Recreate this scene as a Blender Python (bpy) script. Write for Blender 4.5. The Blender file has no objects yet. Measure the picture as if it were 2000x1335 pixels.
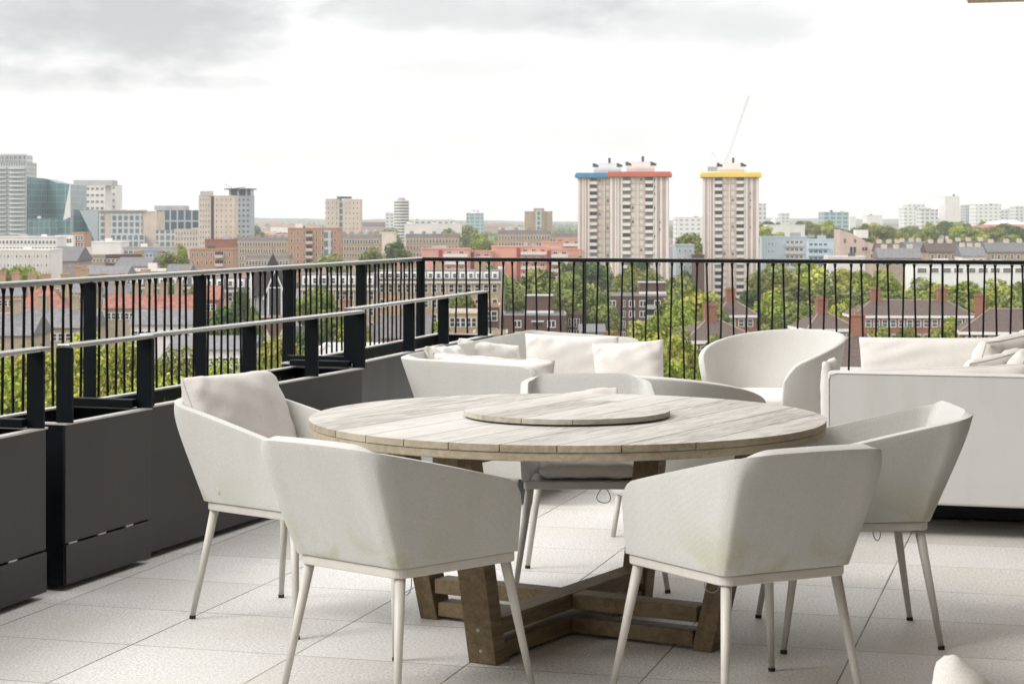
import bpy, math, random
import numpy as np
from mathutils import Vector, Matrix
R = math.radians
sc = bpy.context.scene
COL = sc.collection
random.seed(7)

# ------------------------------------------------------------------ camera
F = 3850.0            # focal length in pixels of the 2000 px wide photograph
HZ = 427.0            # horizon row
EYE = 1.435           # eye height above the terrace floor
G = -36.0             # street level below the terrace floor
TH = math.atan(1085 / 3850)   # terrace grid is turned this much to the right
CT, ST = math.cos(TH), math.sin(TH)
cam = bpy.data.cameras.new('camera')
cam.sensor_width = 36
cam.lens = F / 2000 * 36
cam.shift_y = -(667.5 - HZ) / 2000
cam.clip_start = 0.1
cam.clip_end = 20000
cam.dof.use_dof = True
cam.dof.focus_distance = 7.0
cam.dof.aperture_fstop = 16
camo = bpy.data.objects.new('camera', cam)
COL.objects.link(camo)
camo.location = (0, 0, EYE)
camo.rotation_euler = (R(90), 0, 0)
sc.camera = camo

# ------------------------------------------------------------------ sky, sun, exposure
SUN_EL, SUN_AZ = 42, -112          # azimuth from +Y towards +X
w = bpy.data.worlds.new('World'); sc.world = w; w.use_nodes = True
nt = w.node_tree; nt.nodes.clear()
def N(t, **k):
    n = nt.nodes.new(t)
    for a, b in k.items(): setattr(n, a, b)
    return n
def wm(op, a, b=None, c=None):
    n = N('ShaderNodeMath', operation=op)
    for i, v in enumerate((a, b, c)):
        if v is None: continue
        if isinstance(v, (int, float)): n.inputs[i].default_value = v
        else: nt.links.new(v, n.inputs[i])
    return n.outputs[0]
sky = N('ShaderNodeTexSky', sky_type='NISHITA', sun_disc=False)
sky.sun_elevation = R(SUN_EL); sky.sun_rotation = R(SUN_AZ)
tc = N('ShaderNodeTexCoord')
sep = N('ShaderNodeSeparateXYZ'); nt.links.new(tc.outputs['Generated'], sep.inputs[0])
az = wm('ARCTAN2', sep.outputs[0], sep.outputs[1])
el = wm('ARCSINE', sep.outputs[2])
az = wm('MULTIPLY', az, 57.2958); el = wm('MULTIPLY', el, 57.2958)
comb = N('ShaderNodeCombineXYZ')
nt.links.new(az, comb.inputs[0]); nt.links.new(wm('MULTIPLY', el, 2.2), comb.inputs[1])
nz = N('ShaderNodeTexNoise'); nz.inputs['Scale'].default_value = .34; nz.inputs['Detail'].default_value = 8
nz.inputs['Roughness'].default_value = .55; nt.links.new(comb.outputs[0], nz.inputs['Vector'])
nz2 = N('ShaderNodeTexNoise'); nz2.inputs['Scale'].default_value = .11; nz2.inputs['Detail'].default_value = 6
nt.links.new(comb.outputs[0], nz2.inputs['Vector'])
dn = wm('MULTIPLY', wm('SUBTRACT', nz.outputs[0], .5), 2.3)
def blob(a0, e0, ra, re, amp):
    x = wm('DIVIDE', wm('SUBTRACT', az, a0), ra)
    y = wm('DIVIDE', wm('SUBTRACT', el, e0), re)
    r2 = wm('ADD', wm('MULTIPLY', x, x), wm('MULTIPLY', y, y))
    r2 = wm('ADD', r2, dn)
    n = N('ShaderNodeMapRange', interpolation_type='SMOOTHERSTEP')
    nt.links.new(r2, n.inputs[0]); n.inputs[1].default_value = 1.5; n.inputs[2].default_value = -.2
    n.inputs[3].default_value = 0; n.inputs[4].default_value = amp
    return n.outputs[0]
tot = blob(-11.5, 5.7, 5.6, 1.9, .9)
for b in ((0.0, 4.6, 22.0, 3.2, .13), (8.0, 3.2, 4.0, .5, .12), (-13.5, 3.95, 3.0, .5, .5), (-1.0, 6.1, 5.5, .9, .55), (5.5, 5.7, 4.5, .8, .45), (-8.5, 3.9, 1.8, .25, .35),
          (-1.5, 4.4, 4.0, .3, .22), (-7, 1.9, 5.0, .5, .15), (2, 2.3, 5.0, .35, .15), (-6, 9.5, 12, 2.4, .9), (10, 11, 10, 2.0, .7)):
    tot = wm('ADD', tot, blob(*b))
gen = N('ShaderNodeMapRange', interpolation_type='SMOOTHSTEP')
nt.links.new(nz2.outputs[0], gen.inputs[0]); gen.inputs[1].default_value = .5; gen.inputs[2].default_value = .75
gen.inputs[3].default_value = 0; gen.inputs[4].default_value = .35
hi = N('ShaderNodeMapRange'); nt.links.new(el, hi.inputs[0]); hi.inputs[1].default_value = 7; hi.inputs[2].default_value = 20
tot = wm('ADD', tot, wm('MULTIPLY', gen.outputs[0], hi.outputs[0]))
tot = wm('MINIMUM', tot, 1.0)
cr = N('ShaderNodeMix', data_type='RGBA')
nt.links.new(tot, cr.inputs['Factor'])
cr.inputs['A'].default_value = (.85, .84, .83, 1); cr.inputs['B'].default_value = (.40, .41, .42, 1)
bgc = N('ShaderNodeBackground')
zen = N('ShaderNodeMapRange'); nt.links.new(el, zen.inputs[0]); zen.inputs[1].default_value = 7; zen.inputs[2].default_value = 40
zen.inputs[3].default_value = 1.0; zen.inputs[4].default_value = 1.8; nt.links.new(zen.outputs[0], bgc.inputs['Strength'])
nt.links.new(cr.outputs['Result'], bgc.inputs['Color'])
bgs = N('ShaderNodeBackground'); bgs.inputs['Strength'].default_value = .1
nt.links.new(sky.outputs[0], bgs.inputs['Color'])
mx = N('ShaderNodeMixShader'); mx.inputs[0].default_value = .93
nt.links.new(bgs.outputs[0], mx.inputs[1]); nt.links.new(bgc.outputs[0], mx.inputs[2])
wo = N('ShaderNodeOutputWorld'); nt.links.new(mx.outputs[0], wo.inputs[0])
sd = bpy.data.lights.new('sun', 'SUN'); sd.energy = 1.7; sd.angle = R(22); sd.color = (1, .96, .91)
so = bpy.data.objects.new('sun', sd); COL.objects.link(so)
sv = Vector((math.sin(R(SUN_AZ)) * math.cos(R(SUN_EL)), math.cos(R(SUN_AZ)) * math.cos(R(SUN_EL)), math.sin(R(SUN_EL))))
so.rotation_euler = sv.to_track_quat('Z', 'Y').to_euler()
sc.view_settings.view_transform = 'Standard'; sc.view_settings.look = 'None'
sc.view_settings.exposure = 0.53; sc.view_settings.gamma = 1
sc.render.engine = 'CYCLES'

# ------------------------------------------------------------------ helpers
def T(v, u, z=0):                    # terrace grid -> world
    return Vector((v * CT + u * ST, u * CT - v * ST, z))
def P(px, D): return (px - 1000) / F * D
def ZT(py, D): return EYE - (py - HZ) * D / F

def tag(o, label=None, cat=None, group=None, kind=None):
    if label: o['label'] = label
    if cat: o['category'] = cat
    if group: o['group'] = group
    if kind: o['kind'] = kind
    return o
def thing(name, label, cat, loc=(0, 0, 0), rz=0.0, group=None):
    o = bpy.data.objects.new(name, None); COL.objects.link(o)
    o.empty_display_size = .2
    o.location = loc; o.rotation_euler = (0, 0, rz)
    return tag(o, label, cat, group)
def link(name, me, parent=None, loc=None, rot=None, scale=None):
    o = bpy.data.objects.new(name, me); COL.objects.link(o)
    if parent is not None: o.parent = parent
    if loc is not None: o.location = loc
    if rot is not None: o.rotation_euler = rot
    if scale is not None: o.scale = scale
    return o
def children(o): return KIDS.get(o.name, [])
def copy_tree(o, parent=None):
    c = o.copy(); COL.objects.link(c); c.parent = parent
    for ch in [x for x in bpy.data.objects if x.parent == o]: copy_tree(ch, c)
    return c

class MB:
    def __init__(s): s.v = []; s.f = []; s.m = []
    def add(s, vs, fs, m=0):
        b = len(s.v); s.v += [tuple(x) for x in vs]
        for f in fs: s.f.append(tuple(b + i for i in f)); s.m.append(m)
        return s
    def box(s, x0, x1, y0, y1, z0, z1, m=0):
        vs = [(x, y, z) for z in (z0, z1) for y in (y0, y1) for x in (x0, x1)]
        return s.add(vs, [(0, 2, 3, 1), (4, 5, 7, 6), (0, 1, 5, 4), (2, 6, 7, 3), (0, 4, 6, 2), (1, 3, 7, 5)], m)
    def hexa(s, vs, m=0):            # 8 verts, same order as box
        return s.add(vs, [(0, 2, 3, 1), (4, 5, 7, 6), (0, 1, 5, 4), (2, 6, 7, 3), (0, 4, 6, 2), (1, 3, 7, 5)], m)
    def prism(s, poly, z0, z1, m=0):
        n = len(poly)
        vs = [(x, y, z0) for x, y in poly] + [(x, y, z1) for x, y in poly]
        fs = [tuple(range(n))[::-1], tuple(range(n, 2 * n))] + [(i, (i + 1) % n, n + (i + 1) % n, n + i) for i in range(n)]
        return s.add(vs, fs, m)
    def cone(s, p0, p1, r0, r1, n=10, m=0, caps=True):
        p0 = Vector(p0); p1 = Vector(p1); d = (p1 - p0).normalized()
        a = d.orthogonal().normalized(); b = d.cross(a)
        vs = []
        for p, r in ((p0, r0), (p1, r1)):
            for i in range(n):
                t = 2 * math.pi * i / n
                vs.append(p + a * (r * math.cos(t)) + b * (r * math.sin(t)))
        fs = [(i, (i + 1) % n, n + (i + 1) % n, n + i) for i in range(n)]
        if caps: fs += [tuple(range(n))[::-1], tuple(range(n, 2 * n))]
        return s.add(vs, fs, m)
    def tube(s, pts, r, n=8, m=0, closed=False):
        pts = [Vector(p) for p in pts]; k = len(pts); vs = []
        up = Vector((0, 0, 1))
        for i, p in enumerate(pts):
            q = pts[(i + 1) % k] if (closed or i < k - 1) else p
            o = pts[(i - 1) % k] if (closed or i > 0) else p
            d = (q - o).normalized()
            a = d.cross(up)
            a = a.normalized() if a.length > 1e-4 else Vector((1, 0, 0))
            b = a.cross(d)
            for j in range(n):
                t = 2 * math.pi * j / n
                vs.append(p + a * (r * math.cos(t)) + b * (r * math.sin(t)))
        fs = []
        for i in range(k if closed else k - 1):
            for j in range(n):
                fs.append((i * n + j, i * n + (j + 1) % n, ((i + 1) % k) * n + (j + 1) % n, ((i + 1) % k) * n + j))
        return s.add(vs, fs, m)
    def mesh(s, name, mats, smooth=False):
        me = bpy.data.meshes.new(name); me.from_pydata(s.v, [], s.f)
        for m in (mats if isinstance(mats, (list, tuple)) else [mats]): me.materials.append(m)
        me.polygons.foreach_set('material_index', s.m)
        if smooth: me.polygons.foreach_set('use_smooth', [True] * len(s.f))
        me.validate(); me.update()
        return me
    def build(s, name, mats, parent=None, loc=None, rot=None, smooth=False, bevel=None, seg=2):
        o = link(name, s.mesh(name, mats, smooth), parent, loc, rot)
        if bevel: bev(o, bevel, seg)
        return o
def bev(o, wdt, seg=2, ang=40):
    b = o.modifiers.new('bevel', 'BEVEL'); b.width = wdt; b.segments = seg
    b.limit_method = 'ANGLE'; b.angle_limit = R(ang); b.harden_normals = False
    return o

# ------------------------------------------------------------------ materials
class MT:
    def __init__(s, name, rough=.6, spec=.5, metal=0):
        s.m = bpy.data.materials.new(name); s.m.use_nodes = True
        s.nt = s.m.node_tree; s.b = s.nt.nodes['Principled BSDF']
        s.b.inputs['Roughness'].default_value = rough
        s.b.inputs['Specular IOR Level'].default_value = spec
        s.b.inputs['Metallic'].default_value = metal
        s.tc = s.nt.nodes.new('ShaderNodeTexCoord')
    def n(s, t, **k):
        n = s.nt.nodes.new(t)
        for a, b in k.items(): setattr(n, a, b)
        return n
    def l(s, a, b): s.nt.links.new(a, b)
    def math(s, op, a, b=None, c=None, clamp=False):
        n = s.n('ShaderNodeMath', operation=op); n.use_clamp = clamp
        for i, v in enumerate((a, b, c)):
            if v is None: continue
            if isinstance(v, (int, float)): n.inputs[i].default_value = v
            else: s.l(v, n.inputs[i])
        return n.outputs[0]
    def noise(s, scale, detail=4, rough=.55, vec=None, stretch=None, dist=0):
        n = s.n('ShaderNodeTexNoise'); n.inputs['Scale'].default_value = scale
        n.inputs['Detail'].default_value = detail; n.inputs['Roughness'].default_value = rough
        n.inputs['Distortion'].default_value = dist
        v = vec or s.tc.outputs['Object']
        if stretch:
            mp = s.n('ShaderNodeMapping'); mp.inputs['Scale'].default_value = stretch
            s.l(v, mp.inputs['Vector']); v = mp.outputs[0]
        s.l(v, n.inputs['Vector']); return n.outputs[0]
    def ramp(s, fac, stops):
        r = s.n('ShaderNodeValToRGB'); e = r.color_ramp.elements
        while len(e) < len(stops): e.new(.5)
        for i, (p, c) in enumerate(stops):
            e[i].position = p; e[i].color = (*c, 1) if len(c) == 3 else c
        s.l(fac, r.inputs[0]); return r.outputs[0]
    def mix(s, f, a, b, mode='MIX'):
        n = s.n('ShaderNodeMix', data_type='RGBA', blend_type=mode)
        for key, v in (('Factor', f), ('A', a), ('B', b)):
            i = n.inputs[key]
            if isinstance(v, (int, float)): i.default_value = v
            elif isinstance(v, tuple): i.default_value = (*v, 1) if len(v) == 3 else v
            else: s.l(v, i)
        return n.outputs['Result']
    def col(s, c):
        if isinstance(c, tuple): s.b.inputs['Base Color'].default_value = (*c, 1)
        else: s.l(c, s.b.inputs['Base Color'])
        return s
    def bump(s, h, strength=.3, dist=.01):
        n = s.n('ShaderNodeBump'); n.inputs['Strength'].default_value = strength; n.inputs['Distance'].default_value = dist
        s.l(h, n.inputs['Height']); s.l(n.outputs[0], s.b.inputs['Normal']); return s

MATS = {}
def mat_plain(name, c, rough=.7, var=.18, scale=1.0, spec=.4, metal=0):
    if name in MATS: return MATS[name]
    t = MT(name, rough, spec, metal)
    nz = t.noise(scale, 5)
    lo = tuple(x * (1 - var) for x in c); hi = tuple(min(1, x * (1 + var)) for x in c)
    t.col(t.ramp(nz, [(.3, lo), (.7, hi)])); MATS[name] = t.m
    return t.m
def srgb(r, g, b):
    f = lambda x: (x / 255 / 12.92) if x / 255 < .04045 else ((x / 255 + .055) / 1.055) ** 2.4
    return (f(r), f(g), f(b))

def fabric(name, c, stain=0.0, streak=.28):
    t = MT(name, .9, .2)
    big = t.noise(3.0, 5); fine = t.noise(330, 3, .7)
    base = t.mix(t.ramp(fine, [(.36, (0, 0, 0)), (.64, (1, 1, 1))]), tuple(x * .84 for x in c), tuple(min(1, x * 1.1) for x in c))
    base = t.mix(t.ramp(big, [(.35, (.0, .0, .0)), (.75, (.22, .22, .22))]), base, tuple(x * .82 for x in c))
    sk = t.noise(9, 4, .6, stretch=(1, 1, .12)); pt = t.noise(1.3, 4, .6)
    base = t.mix(t.math('MULTIPLY', t.math('MULTIPLY', t.ramp(sk, [(.45, (0, 0, 0)), (.68, (1, 1, 1))]), pt), streak), base, tuple(x * y for x, y in zip(c, (.72, .72, .62))))
    if stain:
        st = t.noise(5.5, 6, .6, dist=.6)
        sp = t.n('ShaderNodeSeparateXYZ'); t.l(t.tc.outputs['Object'], sp.inputs[0])
        low = t.n('ShaderNodeMapRange'); t.l(sp.outputs[2], low.inputs[0])
        low.inputs[1].default_value = .62; low.inputs[2].default_value = .42
        back = t.n('ShaderNodeMapRange'); t.l(sp.outputs[1], back.inputs[0])
        back.inputs[1].default_value = .05; back.inputs[2].default_value = -.25
        f = t.math('MULTIPLY', t.math('MULTIPLY', t.ramp(st, [(.44, (0, 0, 0)), (.62, (1, 1, 1))]), low.outputs[0]), stain)
        f = t.math('MULTIPLY', f, back.outputs[0])
        base = t.mix(f, base, (.36, .36, .20))
    t.col(base)
    wv = t.n('ShaderNodeTexWave'); wv.inputs['Scale'].default_value = 130; wv.inputs['Distortion'].default_value = 1.5
    t.l(t.tc.outputs['Object'], wv.inputs['Vector'])
    wv2 = t.n('ShaderNodeTexWave', bands_direction='Z'); wv2.inputs['Scale'].default_value = 130; wv2.inputs['Distortion'].default_value = 1.5
    t.l(t.tc.outputs['Object'], wv2.inputs['Vector'])
    t.bump(t.math('ADD', t.math('ADD', wv.outputs[1], wv2.outputs[1]), t.math('MULTIPLY', fine, .8)), .22, .0012)
    t.b.inputs['Sheen Weight'].default_value = .15
    return t.m
FAB = fabric('fabric_mesh', (.565, .562, .54), stain=.7)
FAB2 = fabric('fabric_sofa', (.58, .57, .545))
FAB3 = fabric('fabric_canvas', (.64, .638, .625), streak=.5)
CUSH = fabric('fabric_cushion', (.62, .59, .565))
PIL = fabric('fabric_pillow', (.68, .66, .63))
FRAME = mat_plain('painted_frame', (.56, .54, .50), .45, .05, 20)
RUB = mat_plain('black_rubber_shade', (.02, .02, .02), .6)  # rubber feet and bearing; also colours the added shade block under the right sofa
def dark_metal(name, c, rough):
    t = MT(name, rough, .5)
    nz = t.noise(14, 5); t.col(t.ramp(nz, [(.3, tuple(x * .75 for x in c)), (.75, tuple(x * 1.3 for x in c))]))
    rg = t.n('ShaderNodeMapRange'); t.l(t.noise(40, 4), rg.inputs[0]); rg.inputs[3].default_value = rough * .75; rg.inputs[4].default_value = rough * 1.35
    t.l(rg.outputs[0], t.b.inputs['Roughness'])
    return t.m
RAIL = dark_metal('black_steel', (.004, .0045, .005), .4); RAIL.node_tree.nodes['Principled BSDF'].inputs['Specular IOR Level'].default_value = .15
POST = dark_metal('slate_steel', (.0035, .0055, .0075), .5); POST.node_tree.nodes['Principled BSDF'].inputs['Specular IOR Level'].default_value = .10
HRAIL = dark_metal('rail_sheen', (.075, .07, .06), .22)  # sky sheen of the rails put into a paler base and strong coat
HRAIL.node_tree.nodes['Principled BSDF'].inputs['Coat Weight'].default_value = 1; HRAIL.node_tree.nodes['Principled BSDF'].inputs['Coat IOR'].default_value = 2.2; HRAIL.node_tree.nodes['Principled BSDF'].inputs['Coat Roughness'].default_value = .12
CORD = mat_plain('grey_cord', (.32, .31, .29), .8)

def planter_metal():
    t = MT('bronze_sheet', .33, .38, .05)
    a = t.noise(1.6, 5, stretch=(3, 3, .6)); b = t.noise(60, 3, stretch=(1, 1, .08))
    f = t.math('ADD', t.math('MULTIPLY', a, .8), t.math('MULTIPLY', b, .2))
    t.col(t.ramp(f, [(.3, (.005, .0048, .0045)), (.7, (.021, .019, .0175))]))
    rg = t.n('ShaderNodeMapRange'); t.l(a, rg.inputs[0]); rg.inputs[3].default_value = .28; rg.inputs[4].default_value = .5
    t.l(rg.outputs[0], t.b.inputs['Roughness'])
    t.bump(t.noise(1.2, 2), .25, .02)
    return t.m
PLM = planter_metal()
LIP = mat_plain('planter_lip', (.46, .45, .43), .3, .2, 6)  # pale base colour carries the sky's reflection on the planter rims
SOIL = mat_plain('dark_soil', (.012, .011, .009), .95, .5, 30)

def wood(name, lo, mid, hi, axis_rot, rough=.7, scale=1.0):
    t = MT(name, rough, .3)
    mp = t.n('ShaderNodeMapping'); mp.inputs['Rotation'].default_value = (0, 0, axis_rot)
    t.l(t.tc.outputs['Object'], mp.inputs['Vector'])
    n1 = t.noise(5 * scale, 6, .6, vec=mp.outputs[0], stretch=(7, .9, 7), dist=1.0)
    n2 = t.noise(30 * scale, 5, .7, vec=mp.outputs[0], stretch=(8, .5, 8))
    n3 = t.noise(2.2, 3, vec=mp.outputs[0], stretch=(2.5, .6, 2.5))
    f = t.math('ADD', t.math('MULTIPLY', n1, .55), t.math('MULTIPLY', n2, .3))
    f = t.math('ADD', f, t.math('MULTIPLY', n3, .3))
    gi = t.n('ShaderNodeNewGeometry'); f = t.math('ADD', f, t.math('MULTIPLY', t.math('SUBTRACT', gi.outputs['Random Per Island'], .5), .16))
    c = t.ramp(f, [(.42, lo), (.56, mid), (.72, hi)])
    ring = t.noise(3.2, 4, .6, dist=1.2)
    c = t.mix(t.ramp(ring, [(.56, (0, 0, 0)), (.70, (.4, .4, .4))]), c, tuple(x * .72 for x in mid))
    t.col(c)
    t.bump(n2, .25, .002)
    return t.m
WTOP = wood('weathered_teak_top', (.28, .265, .24), (.45, .43, .395), (.54, .525, .50), 0)
WEDGE2 = wood('turntable_edge', (.30, .28, .22), (.42, .40, .33), (.52, .50, .43), 0)
WEDGE = wood('teak_edge', (.26, .22, .155), (.37, .32, .235), (.45, .40, .31), 0)
WBASE = wood('teak_base', (.10, .072, .038), (.165, .12, .068), (.23, .18, .105), 0, .6)

def floor_mat():
    t = MT('granite_tiles', .62, .35)
    sp = t.n('ShaderNodeSeparateXYZ'); t.l(t.tc.outputs['Object'], sp.inputs[0])
    x = t.math('DIVIDE', t.math('SUBTRACT', sp.outputs[0], -.686), .588)
    y = t.math('DIVIDE', t.math('SUBTRACT', sp.outputs[1], 6.05), .5685)
    fx = t.math('FRACT', x); fy = t.math('FRACT', y)
    cx = t.math('FLOOR', x); cy = t.math('FLOOR', y)
    cb = t.n('ShaderNodeCombineXYZ'); t.l(cx, cb.inputs[0]); t.l(cy, cb.inputs[1])
    wn = t.n('ShaderNodeTexWhiteNoise', noise_dimensions='2D'); t.l(cb.outputs[0], wn.inputs['Vector'])
    def edge(f, s):
        return t.math('MULTIPLY', t.math('MINIMUM', f, t.math('SUBTRACT', 1.0, f)), s)
    ex = edge(fx, .588); ey = edge(fy, .5685)
    wob = t.math('MULTIPLY', t.math('SUBTRACT', t.noise(45, 3), .5), .003)
    e = t.math('ADD', t.math('MINIMUM', t.math('MULTIPLY', ex, 1.15), t.math('MULTIPLY', ey, 1.35)), wob)
    j = t.n('ShaderNodeMapRange'); t.l(e, j.inputs[0]); j.inputs[1].default_value = .0016; j.inputs[2].default_value = .0048
    speck = t.noise(105, 3, .75)
    blot = t.noise(2.0, 5); mid = t.noise(22, 4, .7)
    c = t.ramp(speck, [(.33, (.20, .195, .19)), (.43, (.50, .485, .47)), (.55, (.67, .655, .63)), (.68, (.85, .84, .82))])
    c = t.mix(t.ramp(mid, [(.35, (0, 0, 0)), (.7, (.30, .30, .30))]), c, (.47, .46, .445))
    c = t.mix(t.ramp(blot, [(.42, (0, 0, 0)), (.72, (.5, .5, .5))]), c, (.52, .49, .44))
    spot = t.noise(7, 5, .7, dist=.8)
    c = t.mix(t.ramp(spot, [(.58, (0, 0, 0)), (.72, (.35, .35, .35))]), c, (.38, .355, .32))
    tint = t.math('MULTIPLY', t.math('SUBTRACT', wn.outputs[0], .45), .42)
    c = t.mix(t.math('MAXIMUM', tint, 0.0), c, (.78, .77, .77))
    c = t.mix(t.math('MAXIMUM', t.math('MULTIPLY', tint, -1.6), 0.0), c, (.45, .42, .39))
    jd = t.ramp(t.noise(1.7, 3), [(.36, (.36, .32, .25)), (.60, (.10, .09, .07))])
    c = t.mix(j.outputs[0], jd, c)
    t.col(c)
    t.bump(t.math('ADD', t.math('MULTIPLY', j.outputs[0], 1.0), t.math('MULTIPLY', speck, .12)), .5, .003)
    return t.m
FLOOR = floor_mat()

GLASS = MT('window_glass', .12, .8).col((.10, .125, .14)).m
GLASSD = MT('window_glass_dark', .15, .7).col((.035, .04, .045)).m
WHITE = mat_plain('white_paint', (.74, .73, .71), .5, .06, 2)
SLATE = mat_plain('slate_roof', (.125, .12, .125), .7, .25, 1.2)
SLATE2 = mat_plain('slate_roof_light', (.15, .147, .155), .7, .3, 1.2)
CLAYR = mat_plain('red_clay_roof', (.27, .115, .085), .8, .4, .9)
BROWNR = mat_plain('brown_tile_roof', (.088, .063, .053), .8, .25, 1.5)
def brickmat(name, c, c2=None, mortar=None, scale=1.0, var=.22):
    if name in MATS: return MATS[name]
    t = MT(name, .85, .2)
    sp = t.n('ShaderNodeSeparateXYZ'); t.l(t.tc.outputs['Object'], sp.inputs[0])
    cb = t.n('ShaderNodeCombineXYZ'); t.l(t.math('ADD', sp.outputs[0], sp.outputs[1]), cb.inputs[0]); t.l(sp.outputs[2], cb.inputs[1])
    br = t.n('ShaderNodeTexBrick'); t.l(cb.outputs[0], br.inputs['Vector'])
    br.inputs['Scale'].default_value = 1.0; br.inputs['Brick Width'].default_value = .9; br.inputs['Row Height'].default_value = .3
    br.inputs['Mortar Size'].default_value = .012
    c2 = c2 or tuple(x * .75 for x in c); mortar = mortar or tuple(min(1, x * 1.15) for x in c)
    br.inputs['Color1'].default_value = (*c, 1); br.inputs['Color2'].default_value = (*c2, 1); br.inputs['Mortar'].default_value = (*mortar, 1)
    nz = t.noise(.25 * scale, 6, .6)
    col = t.mix(t.ramp(nz, [(.35, (0, 0, 0)), (.7, (.5, .5, .5))]), br.outputs[0], tuple(x * (1 - var) for x in c))
    t.col(col); MATS[name] = t.m
    return t.m
BUFF = brickmat('buff_brick', (.42, .315, .205))
BUFFG = brickmat('buff_brick_grey', (.40, .33, .245))
BROWNB = brickmat('brown_brick', (.135, .082, .068), (.105, .065, .055))
REDB = brickmat('red_brick', (.31, .145, .10), (.25, .115, .08))
ORANB = brickmat('orange_brick', (.42, .27, .19), (.36, .22, .15))
PINK = mat_plain('pink_render', (.56, .30, .25), .8, .14, .2)
PINK2 = mat_plain('salmon_render', (.62, .33, .25), .8, .14, .2)
CREAM = mat_plain('cream_render', (.62, .56, .48), .8, .12, .15)
BEIGE = mat_plain('beige_concrete', (.53, .45, .375), .8, .14, .15)
WALLW = mat_plain('pale_render', (.66, .63, .61), .8, .08, .15)
TOWERW = mat_plain('tower_panel', (.56, .485, .42), .8, .10, .2)
TOWERR = mat_plain('tower_rib_pink', (.44, .34, .30), .8, .1, .2)
TOWERL = mat_plain('tower_rib_pale', (.70, .66, .61), .8, .06, .2)
BLUEW = mat_plain('pale_blue_render', (.49, .585, .64), .7, .08, .2)
GREYW = mat_plain('grey_concrete', (.38, .38, .375), .8, .12, .2)
DGREY = mat_plain('dark_grey_metal', (.07, .075, .08), .6, .2, .5)
CAPS = {'blue': mat_plain('blue_paint', (.07, .22, .37), .5, .06, .3), 'red': mat_plain('red_paint', (.50, .13, .08), .5, .06, .3),
        'yellow': mat_plain('yellow_paint', (.72, .52, .10), .5, .06, .3)}
def curtain(name, glass, mull, bw, rh, ms=.12, rough=.25):
    t = MT(name, rough, .6)
    sp = t.n('ShaderNodeSeparateXYZ'); t.l(t.tc.outputs['Object'], sp.inputs[0])
    cb = t.n('ShaderNodeCombineXYZ'); t.l(t.math('ADD', sp.outputs[0], sp.outputs[1]), cb.inputs[0]); t.l(sp.outputs[2], cb.inputs[1])
    br = t.n('ShaderNodeTexBrick'); t.l(cb.outputs[0], br.inputs['Vector']); br.offset = 0
    br.inputs['Scale'].default_value = 1.0; br.inputs['Brick Width'].default_value = bw; br.inputs['Row Height'].default_value = rh
    br.inputs['Mortar Size'].default_value = ms; br.inputs['Mortar Smooth'].default_value = .1
    br.inputs['Color1'].default_value = (*glass, 1); br.inputs['Color2'].default_value = (*tuple(x * .7 for x in glass), 1)
    br.inputs['Mortar'].default_value = (*mull, 1)
    t.col(br.outputs[0])
    return t.m
CW_TEAL = curtain('curtain_teal', (.10, .19, .20), (.22, .31, .31), 3, 4, .16)
CW_GREY = curtain('curtain_grey', (.16, .20, .22), (.46, .48, .47), 3.2, 3.6, .55)
CW_DARK = curtain('curtain_dark', (.06, .10, .13), (.34, .38, .42), 4.5, 12, .55)
CW_LIGHT = curtain('curtain_pale', (.30, .33, .34), (.68, .67, .655), 5, 3.8, 1.3, .5)
CW_FAR = curtain('curtain_far', (.26, .29, .31), (.60, .60, .59), 5, 4, 1.1, .6)
CW_FARG = curtain('curtain_far_green', (.17, .27, .29), (.36, .45, .46), 6, 4, .8, .5)
CW_TOWER = curtain('curtain_balcony', (.15, .18, .18), (.40, .42, .41), 1.8, 3.1, .5, .5)

def leafmat(name, c1, c2, c3):
    t = MT(name, .75, .15)
    at = t.n('ShaderNodeAttribute'); at.attribute_name = 'tint'
    oi = t.n('ShaderNodeObjectInfo')
    c = t.ramp(at.outputs['Fac'], [(.0, c1), (.5, c2), (1.0, c3)])
    hv = t.n('ShaderNodeHueSaturation'); t.l(c, hv.inputs['Color'])
    mr = t.n('ShaderNodeMapRange'); t.l(oi.outputs['Random'], mr.inputs[0]); mr.inputs[3].default_value = .485; mr.inputs[4].default_value = .515
    mv = t.n('ShaderNodeMapRange'); t.l(oi.outputs['Random'], mv.inputs[0]); mv.inputs[3].default_value = .82; mv.inputs[4].default_value = 1.2
    t.l(mr.outputs[0], hv.inputs['Hue']); t.l(mv.outputs[0], hv.inputs['Value'])
    t.col(hv.outputs[0])
    tr = t.n('ShaderNodeBsdfTranslucent'); t.l(hv.outputs[0], tr.inputs[0])
    ms = t.n('ShaderNodeMixShader'); ms.inputs[0].default_value = .22
    out = t.nt.nodes['Material Output']
    t.l(t.b.outputs[0], ms.inputs[1]); t.l(tr.outputs[0], ms.inputs[2]); t.l(ms.outputs[0], out.inputs[0])
    return t.m
LEAF = {'g': leafmat('leaf_green', (.075, .10, .02), (.165, .20, .05), (.32, .33, .11)),
        'y': leafmat('leaf_yellow_green', (.13, .175, .02), (.30, .345, .055), (.54, .52, .12)),
        'd': leafmat('leaf_dark', (.045, .075, .025), (.095, .145, .045), (.19, .235, .075)),
        'b': leafmat('leaf_autumn', (.16, .12, .04), (.26, .19, .06), (.32, .26, .09))}
BARK = mat_plain('bark', (.11, .085, .06), .9, .3, 3)

# ------------------------------------------------------------------ terrace floor and building
def terrace_obj(o): o.rotation_euler = (0, 0, -TH); return o
mb = MB(); mb.box(-5.35, 9, -7, 15.9, -.35, 0)
fl = mb.build('terrace_floor', FLOOR); terrace_obj(fl); tag(fl, kind='structure')

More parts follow.
